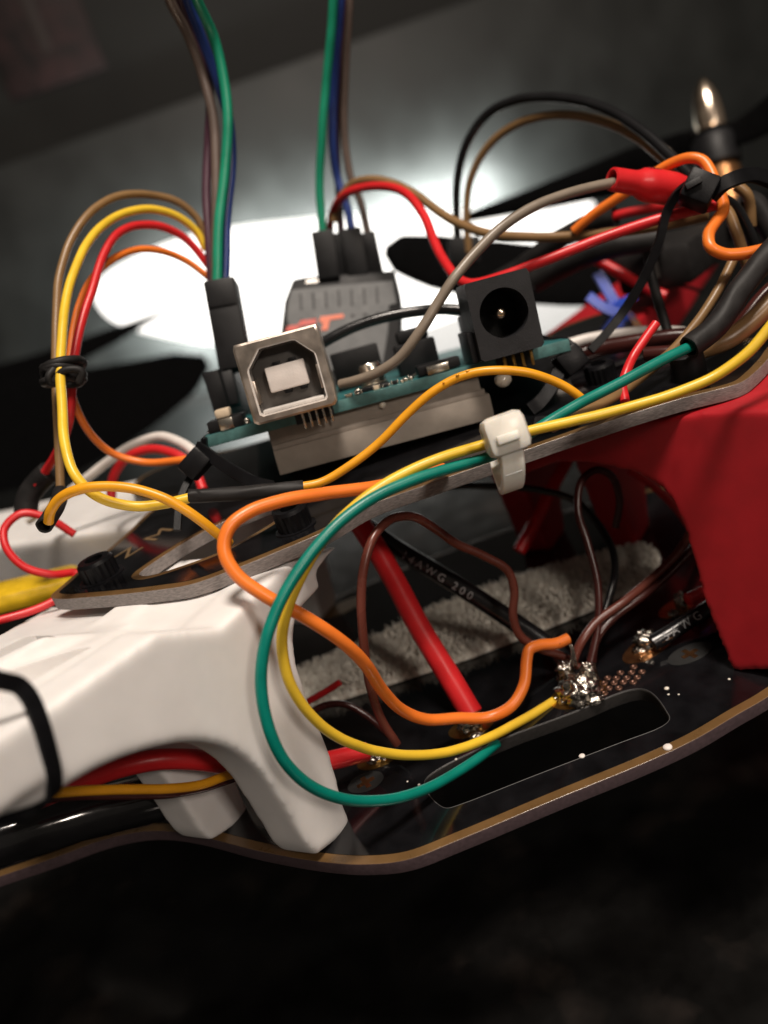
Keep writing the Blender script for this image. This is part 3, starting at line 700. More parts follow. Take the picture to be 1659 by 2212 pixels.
def plug(name, label, a, b, w, d, m='blackplastic', group=None, parent=None, deep=None):
    """rectangular connector shell from point a (wire end) to b"""
    t = (b - a).normalized(); s = (IR - t * IR.dot(t)).normalized(); n = t.cross(s)
    bm = box_bm(-w / 2, w / 2, -(deep or w) / 2, (deep or w) / 2, 0, (b - a).length, .02, 2)
    box_bm(-w * .2, w * .2, -(deep or w) / 2 - .006, -(deep or w) / 2 + .05, (b - a).length * .55, (b - a).length * .8, .005, 1, bm=bm)
    bm.transform(Matrix.Translation(a) @ Matrix((s, n, t)).transposed().to_4x4())
    o = new(name, mesh(name, bm, auto=40), MT[m], parent)
    if parent is None: tag(o, label, 'connector', group)
    return o

# ================================================================== WIRES
def W(*a, **k): return wire(*a, **k)
# the four leads rising from the receiver
rg = 'leads rising from the receiver'
g = W('jumper_wire', 'green jumper lead rising from the leftmost receiver plug', 'green', [(722, -60, 14.6), (716, 60, 15), (704, 180, 15.4), (695, 300, 15.7), (691, 400, 16), (698, 512, 16.2)], 0.082, rg)
plug('plug_shell', None, P(697, 502, 16.2), P(712, 604, 16.3), .42, .3, parent=g)
g = W('jumper_wire', 'blue jumper lead rising from the receiver beside the green one', 'blue', [(738, -60, 14.8), (731, 60, 15.2), (722, 180, 15.7), (718, 300, 16), (730, 390, 16.3), (748, 440, 16.3), (762, 505, 16.3)], 0.08, rg)
plug('plug_shell', None, P(757, 497, 16.3), P(775, 598, 16.4), .40, .3, parent=g)
g = W('jumper_wire', 'purple jumper lead rising from the receiver behind the blue one', 'purple', [(748, -60, 15), (740, 60, 15.4), (730, 180, 15.9), (727, 300, 16.3), (731, 400, 16.5), (738, 512, 16.5)], 0.07, rg)
plug('plug_shell', None, P(737, 505, 16.5), P(750, 600, 16.6), .30, .3, parent=g)
g = W('jumper_wire', 'brown grey jumper lead rising from the rightmost receiver plug', 'greybrown', [(758, -60, 15), (752, 60, 15.4), (745, 180, 15.8), (744, 290, 16.1), (757, 380, 16.3), (780, 440, 16.4), (797, 512, 16.4)], 0.075, rg)
plug('plug_shell', None, P(794, 504, 16.4), P(814, 596, 16.5), .28, .3, parent=g)
# the four leads rising from the board header
hg = 'leads rising from the board header'
W('jumper_wire', 'green jumper lead at the front of the left upright bundle', 'green', [(406, -60, 12.6), (425, 0, 12.9), (462, 80, 13.4), (482, 160, 13.6), (492, 250, 13.7), (485, 370, 13.8), (472, 500, 13.8), (469, 625, 13.8)], 0.083, hg)
W('jumper_wire', 'blue jumper lead behind the green one of the left bundle', 'blue', [(390, -60, 12.9), (405, 0, 13.2), (440, 90, 13.6), (468, 170, 13.9), (494, 260, 14), (500, 350, 14), (490, 480, 14), (484, 625, 14)], 0.08, hg)
W('jumper_wire', 'grey brown jumper lead on the left of the left bundle', 'greybrown', [(350, -60, 12.9), (366, 0, 13.2), (402, 70, 13.6), (436, 160, 13.9), (460, 250, 14), (466, 340, 14), (466, 480, 14), (464, 625, 14)], 0.08, hg)
W('jumper_wire', 'purple jumper lead curving behind the grey brown one of the left bundle', 'purple', [(378, -60, 13.1), (390, 0, 13.4), (425, 90, 13.8), (452, 200, 14.1), (451, 300, 14.3), (446, 400, 14.3), (452, 520, 14.2), (458, 625, 14.2)], 0.075, hg)
ps = plug('plug_stack', 'tall black plug stack on the board header under the left bundle', P(478, 612, 13.9), P(512, 800, 13.9), .50, .5)
plug('plug_rim', None, P(477, 610, 13.85), P(487, 668, 13.85), .46, .5, parent=ps)
plug('lower_plug', None, P(484, 806, 13.6), P(500, 878, 13.6), .30, .4, parent=ps)

# left loop bundle
lg = 'leads looping out at the left of the board'
W('jumper_wire', 'tan lead making the outermost arc at the left', 'tan', [(452, 540, 14.6), (428, 475, 14.5), (385, 437, 14.3), (320, 420, 14), (255, 425, 13.6), (200, 455, 13.2), (155, 515, 12.9), (130, 590, 12.7), (121, 690, 12.5), (121, 800, 12.3), (122, 900, 12.1), (128, 1000, 12), (131, 1070, 11.9)], 0.062, lg)
yl = W('jumper_wire', 'yellow lead arcing out at the left then into a black sleeve', 'yellow', [(446, 540, 14.4), (425, 500, 14.3), (385, 468, 14.1), (325, 452, 13.8), (262, 463, 13.4), (205, 505, 12.9), (165, 575, 12.4), (141, 660, 12), (131, 780, 11.5), (135, 880, 11.1), (142, 960, 10.8), (165, 1030, 10.6), (215, 1075, 10.6), (290, 1093, 10.7), (360, 1086, 10.75), (420, 1073, 10.8)], 0.066, lg)
sleeve('heat_shrink_sleeve', [(409, 1071, 10.8), (470, 1068, 10.8), (560, 1062, 10.8), (655, 1054, 10.85)], .093, yl, wob=.16)
W('jumper_wire', 'red lead arcing inside the yellow one at the left', 'red', [(452, 575, 14.5), (405, 520, 14.3), (355, 492, 14), (300, 487, 13.7), (252, 508, 13.3), (220, 560, 13), (198, 630, 12.7), (170, 720, 12.4), (157, 800, 12.2), (154, 870, 12.2), (143, 930, 12.4), (120, 985, 12.8), (98, 1020, 13.1), (75, 1050, 13.2)], 0.066, lg)
W('jumper_wire', 'orange lead making the innermost arc at the left', 'orange', [(458, 605, 14.5), (400, 562, 14.3), (345, 541, 14), (295, 540, 13.7), (245, 560, 13.3), (200, 602, 13), (172, 660, 12.7), (155, 740, 12.4), (150, 810, 12.2), (160, 870, 12.3), (190, 930, 12.6), (240, 978, 12.9), (310, 999, 13), (415, 990, 12.8)], 0.057, lg)
tw = thing('twine_knot', 'black twine knot binding the coloured leads at the left', 'twine')
for k, (dy, ph) in enumerate(((-14, .5), (0, -.4), (13, .3), (5, .9))):
    c0 = P(138, 806 + dy, 11.75); pth = [c0 + IR * math.cos(a) * .24 + FWD * math.sin(a) * .34 + IU * .08 * math.sin(a + ph * 3) for a in [2 * math.pi * q / 16 for q in range(16)]]
    new('winding', mesh('winding', tube_bm(catmull(pth + [pth[0]], 3), .062, 8, wob=.3)), MT['shrink'], tw)
new('loose_end', mesh('loose_end', tube_bm(catmull([P(118, 795, 11.4), P(105, 815, 11.35), P(112, 828, 11.4), P(140, 800, 11.35), P(176, 802, 11.4), P(170, 828, 11.45)], 6), .055, 8, wob=.3)), MT['shrink'], tw)

# front wires
am = W('wire', 'amber wire arching from a black stub at the left', 'amber', [(104, 1128, 10.7), (108, 1105, 10.6), (130, 1075, 10.5), (175, 1057, 10.4), (240, 1052, 10.4), (310, 1062, 10.4), (380, 1089, 10.4), (440, 1128, 10.5), (480, 1160, 10.7), (495, 1172, 10.85)], 0.064)
sleeve('heat_shrink_sleeve', [(131, 1062, 11.6), (127, 1085, 11.3), (112, 1112, 10.95), (94, 1136, 10.7)], .105, am, wob=.1)
W('wire', 'amber wire arching up from the black sleeve past the foam block', 'amber', [(640, 1053, 10.85), (700, 1040, 10.9), (760, 1003, 10.9), (820, 955, 10.9), (880, 895, 10.85), (940, 844, 10.8), (1000, 812, 10.75), (1060, 800, 10.7), (1130, 803, 10.7), (1190, 820, 10.75), (1240, 848, 10.8), (1275, 880, 10.9)], 0.058)
W('wire', 'long yellow wire running under the white cable tie and looping down to solder', 'yellow', [(1700, 655, 9.8), (1659, 712, 9.85), (1615, 762, 9.9), (1544, 812, 10), (1444, 852, 10.05), (1344, 882, 10.1), (1244, 907, 10.1), (1140, 932, 10.1), (1040, 962, 10.1), (950, 990, 10), (860, 1030, 9.9), (780, 1082, 9.8), (715, 1145, 9.7), (660, 1225, 9.6), (622, 1310, 9.55), (608, 1385, 9.55), (622, 1465, 9.6), (665, 1538, 9.8), (730, 1592, 10.1), (810, 1622, 10.5), (890, 1632, 10.8), (970, 1623, 11.1), (1050, 1596, 11.4), (1130, 1555, 11.7), (1197, 1514, 11.95)], 0.064)
tl = W('wire', 'teal wire from a black sleeve looping low before the white arm', 'teal', [(1520, 735, 10.9), (1485, 752, 10.8), (1420, 782, 10.7), (1340, 825, 10.6), (1260, 868, 10.5), (1190, 910, 10.4), (1120, 952, 10.3), (1060, 985, 10.2), (980, 1008, 10.05), (900, 1034, 9.9), (820, 1070, 9.75), (745, 1120, 9.6), (675, 1190, 9.45), (615, 1280, 9.3), (577, 1375, 9.2), (563, 1470, 9.2), (577, 1565, 9.25), (615, 1645, 9.4), (675, 1702, 9.65), (750, 1728, 9.95), (830, 1728, 10.3), (910, 1708, 10.7), (980, 1672, 11.05), (1040, 1632, 11.35), (1075, 1605, 11.6)], 0.068)
sleeve('heat_shrink_sleeve', [(1488, 750, 10.8), (1545, 705, 10.9), (1590, 640, 11), (1640, 575, 11.1), (1700, 500, 11.2)], .15, tl, wob=.1)
W('wire', 'thick orange wire looping off the upper plate down to the lower plate', 'orange', [(960, 1012, 10.9), (890, 1035, 10.6), (800, 1055, 10.35), (700, 1066, 10.15), (610, 1081, 9.95), (540, 1104, 9.8), (495, 1140, 9.7), (484, 1190, 9.65), (510, 1240, 9.6), (575, 1288, 9.6), (655, 1330, 9.7), (735, 1382, 9.9), (785, 1430, 10.2), (825, 1490, 10.7), (865, 1532, 11.1), (920, 1554, 11.4), (990, 1550, 11.6), (1060, 1548, 11.7), (1108, 1522, 11.7), (1133, 1475, 11.8), (1137, 1425, 11.9), (1143, 1404, 11.95), (1165, 1394, 12), (1200, 1390, 12.05), (1228, 1378, 12.1)], 0.08)
so = lump('soot_mark', P(1207, 1391, 11.985), .022, 'soot', bpy.data.objects['wire.004'], .5, 3, (1.6, .5, .6), 3, 4)
so2 = lump('soot_mark', P(1193, 1394, 11.98), .016, 'soot', bpy.data.objects['wire.004'], .5, 3, (1.6, .5, .6), 3, 6)

amw = bpy.data.objects['wire.001']
for k, (x, y, d, r) in enumerate(((958, 826, 10.72, .012), (988, 810, 10.7, .018), (1010, 801, 10.7, .02), (1050, 795, 10.68, .012), (905, 868, 10.8, .012))):
    lump('glue_speck', P(x, y, d), r, 'amber', amw, .3, 2, (1.4, 1, .8), 2, k)
# bare ends at the solder
yw = bpy.data.objects['wire.002']
for k in range(5):
    o1, o2 = random.uniform(-4, 4), random.uniform(-7, 7)
    new('strand', mesh('strand', tube_bm(catmull(pts3([(1192, 1516 + o1, 11.95), (1212, 1506 + o1, 11.97), (1236, 1494 + o2, 12.0)]), 5), .016, 6)), MT['tin'], yw)
ow = bpy.data.objects['wire.004']
for k in range(4):
    o1 = random.uniform(-3, 3)
    new('strand', mesh('strand', tube_bm(catmull(pts3([(1222 + o1, 1381, 12.1), (1236 + o1, 1400, 12.1), (1240 + o1 * 3, 1440, 12.1)]), 5), .015, 6)), MT['solder'], ow)
# cables below the upper plate
W('power_cable', 'thick red power cable slanting down between the plates', 'red', [(745, 1085, 13.1), (790, 1150, 13.0), (850, 1250, 12.8), (920, 1380, 12.5), (980, 1480, 12.3), (1020, 1545, 12.15)], 0.168, sides=20)
bpth = [(790, 1135, 13.4), (850, 1180, 13.3), (950, 1240, 13.1), (1060, 1310, 12.9), (1150, 1370, 12.7), (1210, 1420, 12.5), (1250, 1485, 12.25)]
bk_ = W('power_cable', 'thick black power cable printed AWG slanting down behind the red one', 'black', bpth, 0.14, sides=40)
cp_ = catmull(pts3(bpth), 8)
text_on_tube('1 4 A W G   2 0 0', .17, PATHS['thick black power cable printed AWG slanting down behind the red one'], .143, .75, 1.45, bk_, flip=True)
rp = [(1360, 1420, 12.2), (1420, 1380, 12.2), (1500, 1330, 12.25), (1580, 1285, 12.3), (1680, 1225, 12.4)]
rb = W('power_cable', 'thick black power cable printed AWG beside the near red arm', 'black', [(1408, 1390, 12.2), (1460, 1358, 12.22), (1530, 1315, 12.28), (1600, 1272, 12.35), (1680, 1225, 12.45)], 0.115, sides=40)
text_on_tube('5 A W G', .17, PATHS['thick black power cable printed AWG beside the near red arm'], .118, .16, 1.45, rb, flip=True)
rc = bpy.data.objects['power_cable']
for k in range(9):
    o1, o2 = random.uniform(-14, 14), random.uniform(-16, 16)
    new('strand', mesh('strand', tube_bm(catmull(pts3([(1018 + o1, 1538, 12.16), (1020 + o1, 1556, 12.14), (1018 + o2, 1576, 12.12)]), 4), .02, 6)), MT['tin'], rc)
W('power_cable', 'short red cable stub soldered behind the black cable at the red arm', 'red', [(1484, 1294, 12.7), (1540, 1268, 12.9), (1620, 1230, 13.1)], 0.095)
W('power_cable', 'thick red cable under the white arm ending at solder', 'red', [(60, 1735, 10.4), (170, 1690, 10.4), (260, 1657, 10.4), (340, 1641, 10.5), (420, 1640, 10.7), (500, 1652, 11), (600, 1655, 11.2), (700, 1646, 11.45), (795, 1624, 11.7)], 0.13)
W('wire', 'amber wire passing under the white arm arch', 'amber', [(60, 1718, 9.3), (120, 1712, 9.4), (250, 1705, 9.8), (350, 1704, 10.1), (430, 1696, 10.4), (490, 1676, 10.7), (560, 1655, 11), (640, 1640, 11.2)], 0.058)
W('wire', 'dark brown wire passing below the amber one under the white arm', 'dkbrown', [(60, 1730, 9.5), (150, 1721, 9.6), (270, 1718, 9.9), (370, 1715, 10.2), (440, 1702, 10.5), (500, 1682, 10.8), (560, 1660, 11.1)], 0.05)
W('wire', 'brown wire making a tall loop before the red power cable', 'brown', [(858, 1608, 11.6), (826, 1560, 11.5), (802, 1490, 11.3), (787, 1400, 11.1), (780, 1310, 11), (786, 1225, 11), (808, 1158, 11.1), (845, 1122, 11.3), (890, 1116, 11.5), (935, 1138, 11.7), (985, 1175, 11.9), (1050, 1203, 12), (1095, 1232, 12.05), (1111, 1275, 12.1), (1108, 1330, 12.15), (1122, 1372, 12.2), (1165, 1402, 12.25), (1215, 1418, 12.3), (1250, 1440, 12.3)], 0.062)
W('wire', 'dark brown wire arching low beside the white arm foot', 'dkbrown', [(660, 1545, 12.4), (700, 1524, 12.4), (745, 1522, 12.3), (790, 1545, 12.2), (830, 1580, 12), (860, 1608, 11.7)], 0.05)
W('wire', 'dark brown wire making the upright loop before the far red foot', 'dkbrown', [(1272, 1440, 12.2), (1292, 1350, 12.3), (1290, 1260, 12.4), (1268, 1170, 12.5), (1248, 1100, 12.6), (1256, 1040, 12.7), (1288, 1016, 12.8), (1322, 1030, 12.9), (1338, 1080, 13), (1330, 1140, 13.1)], 0.058)
W('wire', 'black wire running behind the upright loop to the solder', 'black', [(880, 1070, 14), (960, 1052, 14), (1060, 1050, 13.9), (1160, 1058, 13.8), (1240, 1080, 13.6), (1290, 1130, 13.4), (1322, 1190, 13.1), (1326, 1250, 12.8), (1308, 1320, 12.6), (1285, 1390, 12.4), (1278, 1450, 12.2)], 0.058)
W('wire', 'glossy brown wire slanting up right from the solder to the red arm', 'brown', [(1240, 1425, 12.2), (1255, 1390, 12.2), (1290, 1342, 12.3), (1350, 1296, 12.4), (1410, 1248, 12.6), (1460, 1198, 12.8), (1490, 1150, 13), (1500, 1110, 13.2)], 0.064)
W('wire', 'dark brown wire slanting up right just under the glossy brown one', 'dkbrown', [(1278, 1440, 12.25), (1290, 1380, 12.3), (1330, 1330, 12.4), (1390, 1285, 12.5), (1445, 1240, 12.7), (1500, 1180, 12.95)], 0.06)
W('wire', 'short cut red wire end beside the white arm', 'red', [(660, 1520, 12.9), (700, 1497, 12.85), (736, 1474, 12.8)], 0.05)
W('power_cable', 'red cable slanting down at the far red arm', 'red', [(1230, 985, 15.6), (1195, 1050, 15.5), (1160, 1120, 15.4), (1120, 1190, 15.3)], 0.12)
W('wire', 'thin red wire behind the arch of the near red arm', 'red', [(1360, 1015, 14.5), (1400, 1040, 14.5), (1450, 1085, 14.5), (1500, 1150, 14.4)], 0.07)

# right side wires
W('wire', 'glossy black wire bowing from behind the metal socket to the power jack', 'black', [(690, 745, 13.2), (725, 726, 13.2), (770, 705, 13.2), (830, 685, 13.2), (900, 672, 13.2), (960, 668, 13.1), (1030, 674, 13)], .085)
W('wire', 'grey wire rising from the board into the red boot', 'grey', [(735, 832, 12.1), (775, 822, 11.9), (820, 803, 11.8), (865, 770, 11.7), (905, 717, 11.6), (945, 655, 11.6), (985, 595, 11.6), (1035, 537, 11.7), (1100, 480, 11.8), (1170, 440, 11.9), (1250, 412, 12), (1325, 395, 12.1), (1370, 392, 12.2)], 0.072)
bo = thing('boot', 'red rubber boot with an open end holding the grey wire', 'connector boot')
q0, q1 = P(1322, 387, 12.05), P(1475, 412, 12.5); bax = q1 - q0; bl = bax.length
lathe('sleeve_body', [(.25, .001), (.22, .105), (.0, .105), (-.012, .13), (.0, .16), (.05, .165), (bl * .28, .168), (bl * .36, .185), (bl * .42, .225), (bl * .5, .24), (bl * .85, .235), (bl, .2)], q0, bax, 'red', bo, 28)
bm_t = text_mesh('0309', .11)
bn = bax.normalized(); bs = (Vector((0, 0, 1)) - bn * bn.z).normalized(); bo2 = bn.cross(bs)
for v in bm_t.vertices:
    ang = .55 - v.co.y / .24; v.co = q0 + bn * (bl * .42 + v.co.x) + (bs * math.cos(ang) - (-bo2) * math.sin(ang)) * (.24 + max(0, v.co.z))
new('lettering', bm_t, MT['maroon'], bo)
W('wire', 'long red wire dipping from the receiver and rising to the black tie', 'red', [(714, 540, 17.4), (712, 490, 17), (722, 450, 16.3), (750, 418, 15.7), (790, 404, 15.4), (840, 404, 15), (880, 420, 14.6), (912, 460, 14.2), (935, 515, 13.8), (960, 565, 13.4), (990, 602, 13), (1020, 613, 12.8), (1070, 602, 12.6), (1150, 572, 12.4), (1260, 530, 12.3), (1370, 490, 12.2), (1460, 464, 12.1), (1560, 440, 12.1)], 0.078)
W('wire', 'tan wire waving from the receiver behind the red one to the tie', 'tan', [(722, 480, 16.4), (730, 440, 16.3), (755, 402, 16.1), (795, 388, 15.8), (845, 395, 15.5), (900, 422, 15.2), (950, 458, 14.9), (1000, 486, 14.6), (1060, 505, 14.3), (1140, 512, 14), (1240, 511, 13.7), (1350, 499, 13.3), (1450, 484, 13), (1530, 465, 12.7)], 0.08)
ag = 'pair of leads arching behind the board'
W('wire', 'black lead making the outer high arch at the right', 'black', [(990, 545, 17.5), (986, 470, 17.3), (988, 390, 17), (1008, 310, 16.6), (1050, 250, 16.2), (1110, 218, 15.7), (1180, 210, 15.2), (1250, 217, 14.7), (1320, 240, 14.2), (1385, 282, 13.7), (1440, 330, 13.3), (1500, 388, 12.9)], 0.085, ag)
W('wire', 'brown lead making the inner high arch at the right', 'tan', [(1012, 545, 17.4), (1007, 470, 17.2), (1016, 390, 16.9), (1050, 322, 16.5), (1105, 275, 16), (1170, 252, 15.5), (1240, 250, 15), (1310, 265, 14.5), (1375, 298, 14), (1430, 342, 13.6), (1490, 400, 13.2)], 0.077, ag)
pl = plug('plug', 'black two way plug under the high arching leads behind the propeller', P(1000, 515, 17.6), P(1003, 570, 17.7), .62, .4)
W('wire', 'orange wire passing from behind the red boot up over the black tie', 'orange', [(1240, 500, 13.6), (1280, 464, 13.4), (1340, 423, 13.1), (1400, 385, 12.8), (1450, 355, 12.5), (1490, 342, 12.3), (1518, 348, 12.2), (1536, 372, 12.1), (1548, 405, 12)], 0.078)
W('wire', 'orange wire hooking round under the black tie at the right edge', 'orange', [(1548, 405, 12.1), (1560, 430, 12), (1563, 455, 11.9), (1545, 480, 11.8), (1530, 508, 11.7), (1536, 535, 11.6), (1565, 548, 11.6), (1610, 546, 11.6), (1680, 530, 11.6)], 0.082)
# black cable tie that gathers the wires at the right
bt1 = thing('cable_tie', 'black cable tie gathering the wires at the upper right', 'cable tie')
def oriented_box(name, c, ax, up, sx, sy, sz, m, parent, bev=.03):
    ax = ax.normalized(); up = (up - ax * up.dot(ax)).normalized(); s = up.cross(ax)
    bm = box_bm(-sx / 2, sx / 2, -sy / 2, sy / 2, -sz / 2, sz / 2, bev, 2); bm.transform(Matrix.Translation(c) @ Matrix((ax, s, up)).transposed().to_4x4())
    return new(name, mesh(name, bm, auto=40), MT[m], parent)
hA = P(1510, 412, 11.75)
hd = oriented_box('tie_head', hA, P(1545, 440, 11.75) - P(1480, 415, 11.85), IU, .42, .45, .42, 'nylon_black', bt1, .04)
oriented_box('tie_slot', P(1498, 396, 11.52), P(1545, 380, 11.75) - P(1480, 415, 11.85), IU, .22, .06, .09, 'blackplastic', hd, .01)
def ribbon(name, pts, wdt, th, m, parent, wv, n=8):
    path = catmull(pts, n); bm = bmesh.new(); rows = []
    for i, c in enumerate(path):
        t = (path[min(len(path) - 1, i + 1)] - path[max(0, i - 1)]).normalized(); s = (wv - t * wv.dot(t)).normalized(); nn = t.cross(s)
        rows.append([bm.verts.new(c + s * a * wdt / 2 + nn * b * th / 2) for a, b in ((-1, -.6), (-.9, -1), (.9, -1), (1, -.6), (1, .6), (.9, 1), (-.9, 1), (-1, .6))])
    for p, q in zip(rows, rows[1:]):
        for k in range(8): bm.faces.new((p[k], p[(k + 1) % 8], q[(k + 1) % 8], q[k]))
    bm.faces.new(rows[0][::-1]); bm.faces.new(rows[-1]); bmesh.ops.recalc_face_normals(bm, faces=bm.faces[:])
    return new(name, mesh(name, bm, auto=40), MT[m] if isinstance(m, str) else m, parent)
ribbon('tie_tail', pts3([(1492, 395, 11.8), (1462, 420, 11.9), (1440, 460, 12), (1424, 520, 12.1), (1405, 570, 12.2), (1380, 620, 12.3), (1345, 675, 12.4), (1310, 720, 12.4), (1275, 757, 12.4)]), .125, .085, 'nylon_black', bt1, IR)
ribbon('tie_loop', pts3([(1535, 425, 11.7), (1560, 400, 11.6), (1590, 385, 11.6), (1625, 378, 11.7), (1665, 390, 11.8), (1720, 420, 11.9)]), .2, .12, 'nylon_black', bt1, IU)
bt2 = thing('cable_tie', 'black cable tie head at the right corner of the teal board', 'cable tie')
oriented_box('tie_head', P(1232, 780, 12.3), P(1275, 745, 12.3) - P(1220, 790, 12.3), IU, .38, .36, .36, 'nylon_black', bt2, .04)
ribbon('tie_tail', pts3([(1255, 765, 12.35), (1225, 742, 12.5), (1195, 738, 12.9), (1175, 735, 13.3)]), .22, .1, 'nylon_black', bt2, BY)
ribbon('tie_loop', pts3([(1210, 795, 12.3), (1195, 830, 12.2), (1170, 865, 12.1), (1145, 885, 12.1)]), .2, .1, 'nylon_black', bt2, IR)
bt3 = thing('cable_tie', 'black cable tie head under the left corner of the teal board', 'cable tie')
oriented_box('tie_head', P(424, 1002, 11.9), P(450, 975, 11.9) - P(410, 1020, 11.9), IR, .40, .36, .30, 'nylon_black', bt3, .04)
ribbon('tie_tail', pts3([(425, 965, 11.9), (455, 985, 11.8), (500, 1015, 11.7), (545, 1040, 11.6), (590, 1052, 11.6)]), .17, .08, 'nylon_black', bt3, IU)
ribbon('tie_tail', pts3([(425, 1000, 11.95), (412, 1030, 11.9), (398, 1058, 11.8), (388, 1090, 11.7), (383, 1146, 11.55)]), .10, .06, 'nylon_black', bt3, IR)
ribbon('tie_loop', pts3([(440, 960, 12.0), (450, 950, 12.3), (455, 945, 12.7)]), .17, .08, 'nylon_black', bt3, IU)

# bundle falling at the right edge
W('wire', 'tan wire falling from the tie behind the orange hook', 'tan', [(1545, 440, 12.2), (1570, 455, 12.2), (1590, 500, 12.2), (1607, 550, 12.3), (1625, 600, 12.4)], 0.08)
W('wire', 'glossy black wire falling from the tie at the right edge', 'black', [(1555, 425, 12.2), (1590, 450, 12.3), (1612, 490, 12.4), (1632, 540, 12.5), (1650, 600, 12.6)], 0.08)
W('wire', 'pale tan wire behind the black one at the right edge', 'tan', [(1590, 400, 12.6), (1612, 420, 12.6), (1620, 450, 12.7), (1622, 490, 12.8)], 0.08)
W('wire', 'dark grey sleeve wire falling along the right edge', 'shrink', [(1600, 430, 12.8), (1630, 440, 12.8), (1655, 480, 12.8), (1690, 540, 12.8)], 0.16)
W('wire', 'long tan wire dropping from the orange hook to the plate', 'tan', [(1590, 545, 12), (1565, 600, 11.9), (1535, 655, 11.8), (1500, 705, 11.7), (1460, 750, 11.6), (1410, 795, 11.4), (1340, 848, 11), (1250, 895, 10.7), (1190, 925, 10.6)], 0.068)
W('wire', 'dark grey cable behind the teal sleeve at the right edge', 'dkbrown', [(1700, 590, 11.8), (1640, 650, 11.8), (1590, 710, 11.7), (1530, 745, 11.6), (1460, 760, 11.7), (1390, 765, 11.9)], 0.1)
W('wire', 'pale tan cable low at the right edge behind the yellow wire', 'tan', [(1720, 600, 11.5), (1665, 655, 11.4), (1620, 700, 11.4), (1570, 735, 11.4), (1500, 760, 11.5)], 0.13)
W('wire', 'short red wire stub with a cut end on the upper plate', 'red', [(1418, 698, 11.3), (1395, 730, 11.25), (1368, 770, 11.2), (1352, 805, 11.1), (1345, 830, 11.05), (1350, 870, 10.9)], 0.062)
W('wire', 'dark grey wire dropping behind the black tie tail', 'shrink', [(1398, 545, 13), (1405, 590, 13), (1420, 645, 13), (1438, 700, 13), (1452, 735, 12.9)], 0.075)
W('cable', 'white flat cable lying behind the board at the right', 'white', [(1180, 760, 13.9), (1260, 735, 13.8), (1340, 722, 13.7), (1420, 716, 13.5), (1480, 720, 13.3)], .10)
W('cable', 'dark cable lying under the white one behind the board', 'dkbrown', [(1220, 775, 13.4), (1300, 752, 13.3), (1380, 738, 13.1), (1460, 728, 12.9), (1540, 725, 12.7)], .13)
es = W('motor_lead', 'dark sleeved motor lead with a red end behind the board', 'red', [(1500, 428, 14), (1430, 446, 14.3), (1350, 462, 14.6), (1290, 480, 14.9)], 0.08)
sleeve('heat_shrink_sleeve', [(1330, 466, 14.6), (1260, 488, 15), (1190, 528, 15.4), (1120, 580, 15.9), (1060, 615, 16.4)], .17, es)
W('motor_lead', 'dark sleeved motor lead lying behind the long red wire', 'shrink', [(1430, 515, 15.8), (1330, 530, 16), (1240, 560, 16.3), (1150, 610, 16.8)], .22)
W('wire', 'thin red wire on the far red arm under the blue tie', 'red', [(1285, 560, 16.8), (1340, 590, 16.6), (1390, 618, 16.4), (1440, 640, 16.2)], .10)
W('cable', 'black cable lying along the far red arm', 'shrink', [(1300, 655, 16.9), (1380, 638, 16.6), (1420, 625, 16.6), (1470, 618, 16.8), (1520, 630, 17)], .035)
bl_ = thing('cable_tie', 'blue cable tie wrapped on the far red arm', 'cable tie')
ribbon('tie_tail', pts3([(1290, 588, 16.3), (1305, 615, 16.3), (1325, 650, 16.3), (1345, 680, 16.3)]), .22, .08, 'nylon_blue', bl_, IR)
ribbon('tie_loop', pts3([(1270, 640, 16.2), (1300, 662, 16.2), (1335, 678, 16.2)]), .2, .08, 'nylon_blue', bl_, IU)
ribbon('tie_loop', pts3([(1320, 668, 16.25), (1345, 652, 16.3), (1372, 640, 16.4)]), .15, .08, 'nylon_blue', bl_, IU)

# speed controllers on the far red arm and far left
ec = thing('speed_controller', 'dark wrapped speed controller lying before the far red arm', 'speed controller')
o_ = oriented_box('controller_body', P(1455, 555, 17.2), fred.matrix_world.to_3x3() @ Vector((1, 0, 0)) if False else Vector((.66, .75, -.05)), Vector((0, 0, 1)), 2.6, 1.5, .8, 'shrink', ec, .15)
oriented_box('label_strip', P(1430, 575, 16.4), Vector((.66, .75, -.05)), Vector((0, 0, 1)), .9, .05, .3, 'greyplastic', ec, .01)
ey = thing('speed_controller', 'blurred yellow wrapped speed controller at the left edge under the far white arm', 'speed controller')
oriented_box('controller_body', P(30, 1284, 14.2), P(160, 1250, 14.6) - P(0, 1290, 14.2), Vector((0, 0, 1)), 2.2, .9, .36, 'yellow_tape', ey, .14)

# left background leads
W('wire', 'white wire arching over the far white arm', 'white', [(60, 1125, 15.2), (140, 1070, 15), (210, 1015, 14.8), (280, 965, 14.6), (345, 944, 14.3), (400, 962, 13.9), (440, 1000, 13.4)], 0.08)
W('wire', 'red wire making a small arch under the white one', 'red', [(240, 1080, 14.2), (245, 1030, 14.2), (272, 990, 14.1), (320, 970, 14), (375, 980, 13.8), (420, 1015, 13.6), (440, 1060, 13.4)], 0.078)
rl = W('wire', 'red wire making an open loop at the left edge', 'red', [(160, 1155, 12.9), (100, 1118, 12.8), (45, 1110, 12.7), (10, 1140, 12.6), (12, 1180, 12.5), (50, 1222, 12.5), (110, 1240, 12.6), (165, 1238, 12.8), (140, 1280, 12.5), (80, 1315, 12.3), (-40, 1350, 12)], 0.06)
W('wire', 'blurred black sleeved lead end at the far left', 'shrink', [(108, 1018, 13.2), (80, 1045, 13.3), (60, 1075, 13.3), (55, 1115, 13.3)], .18)

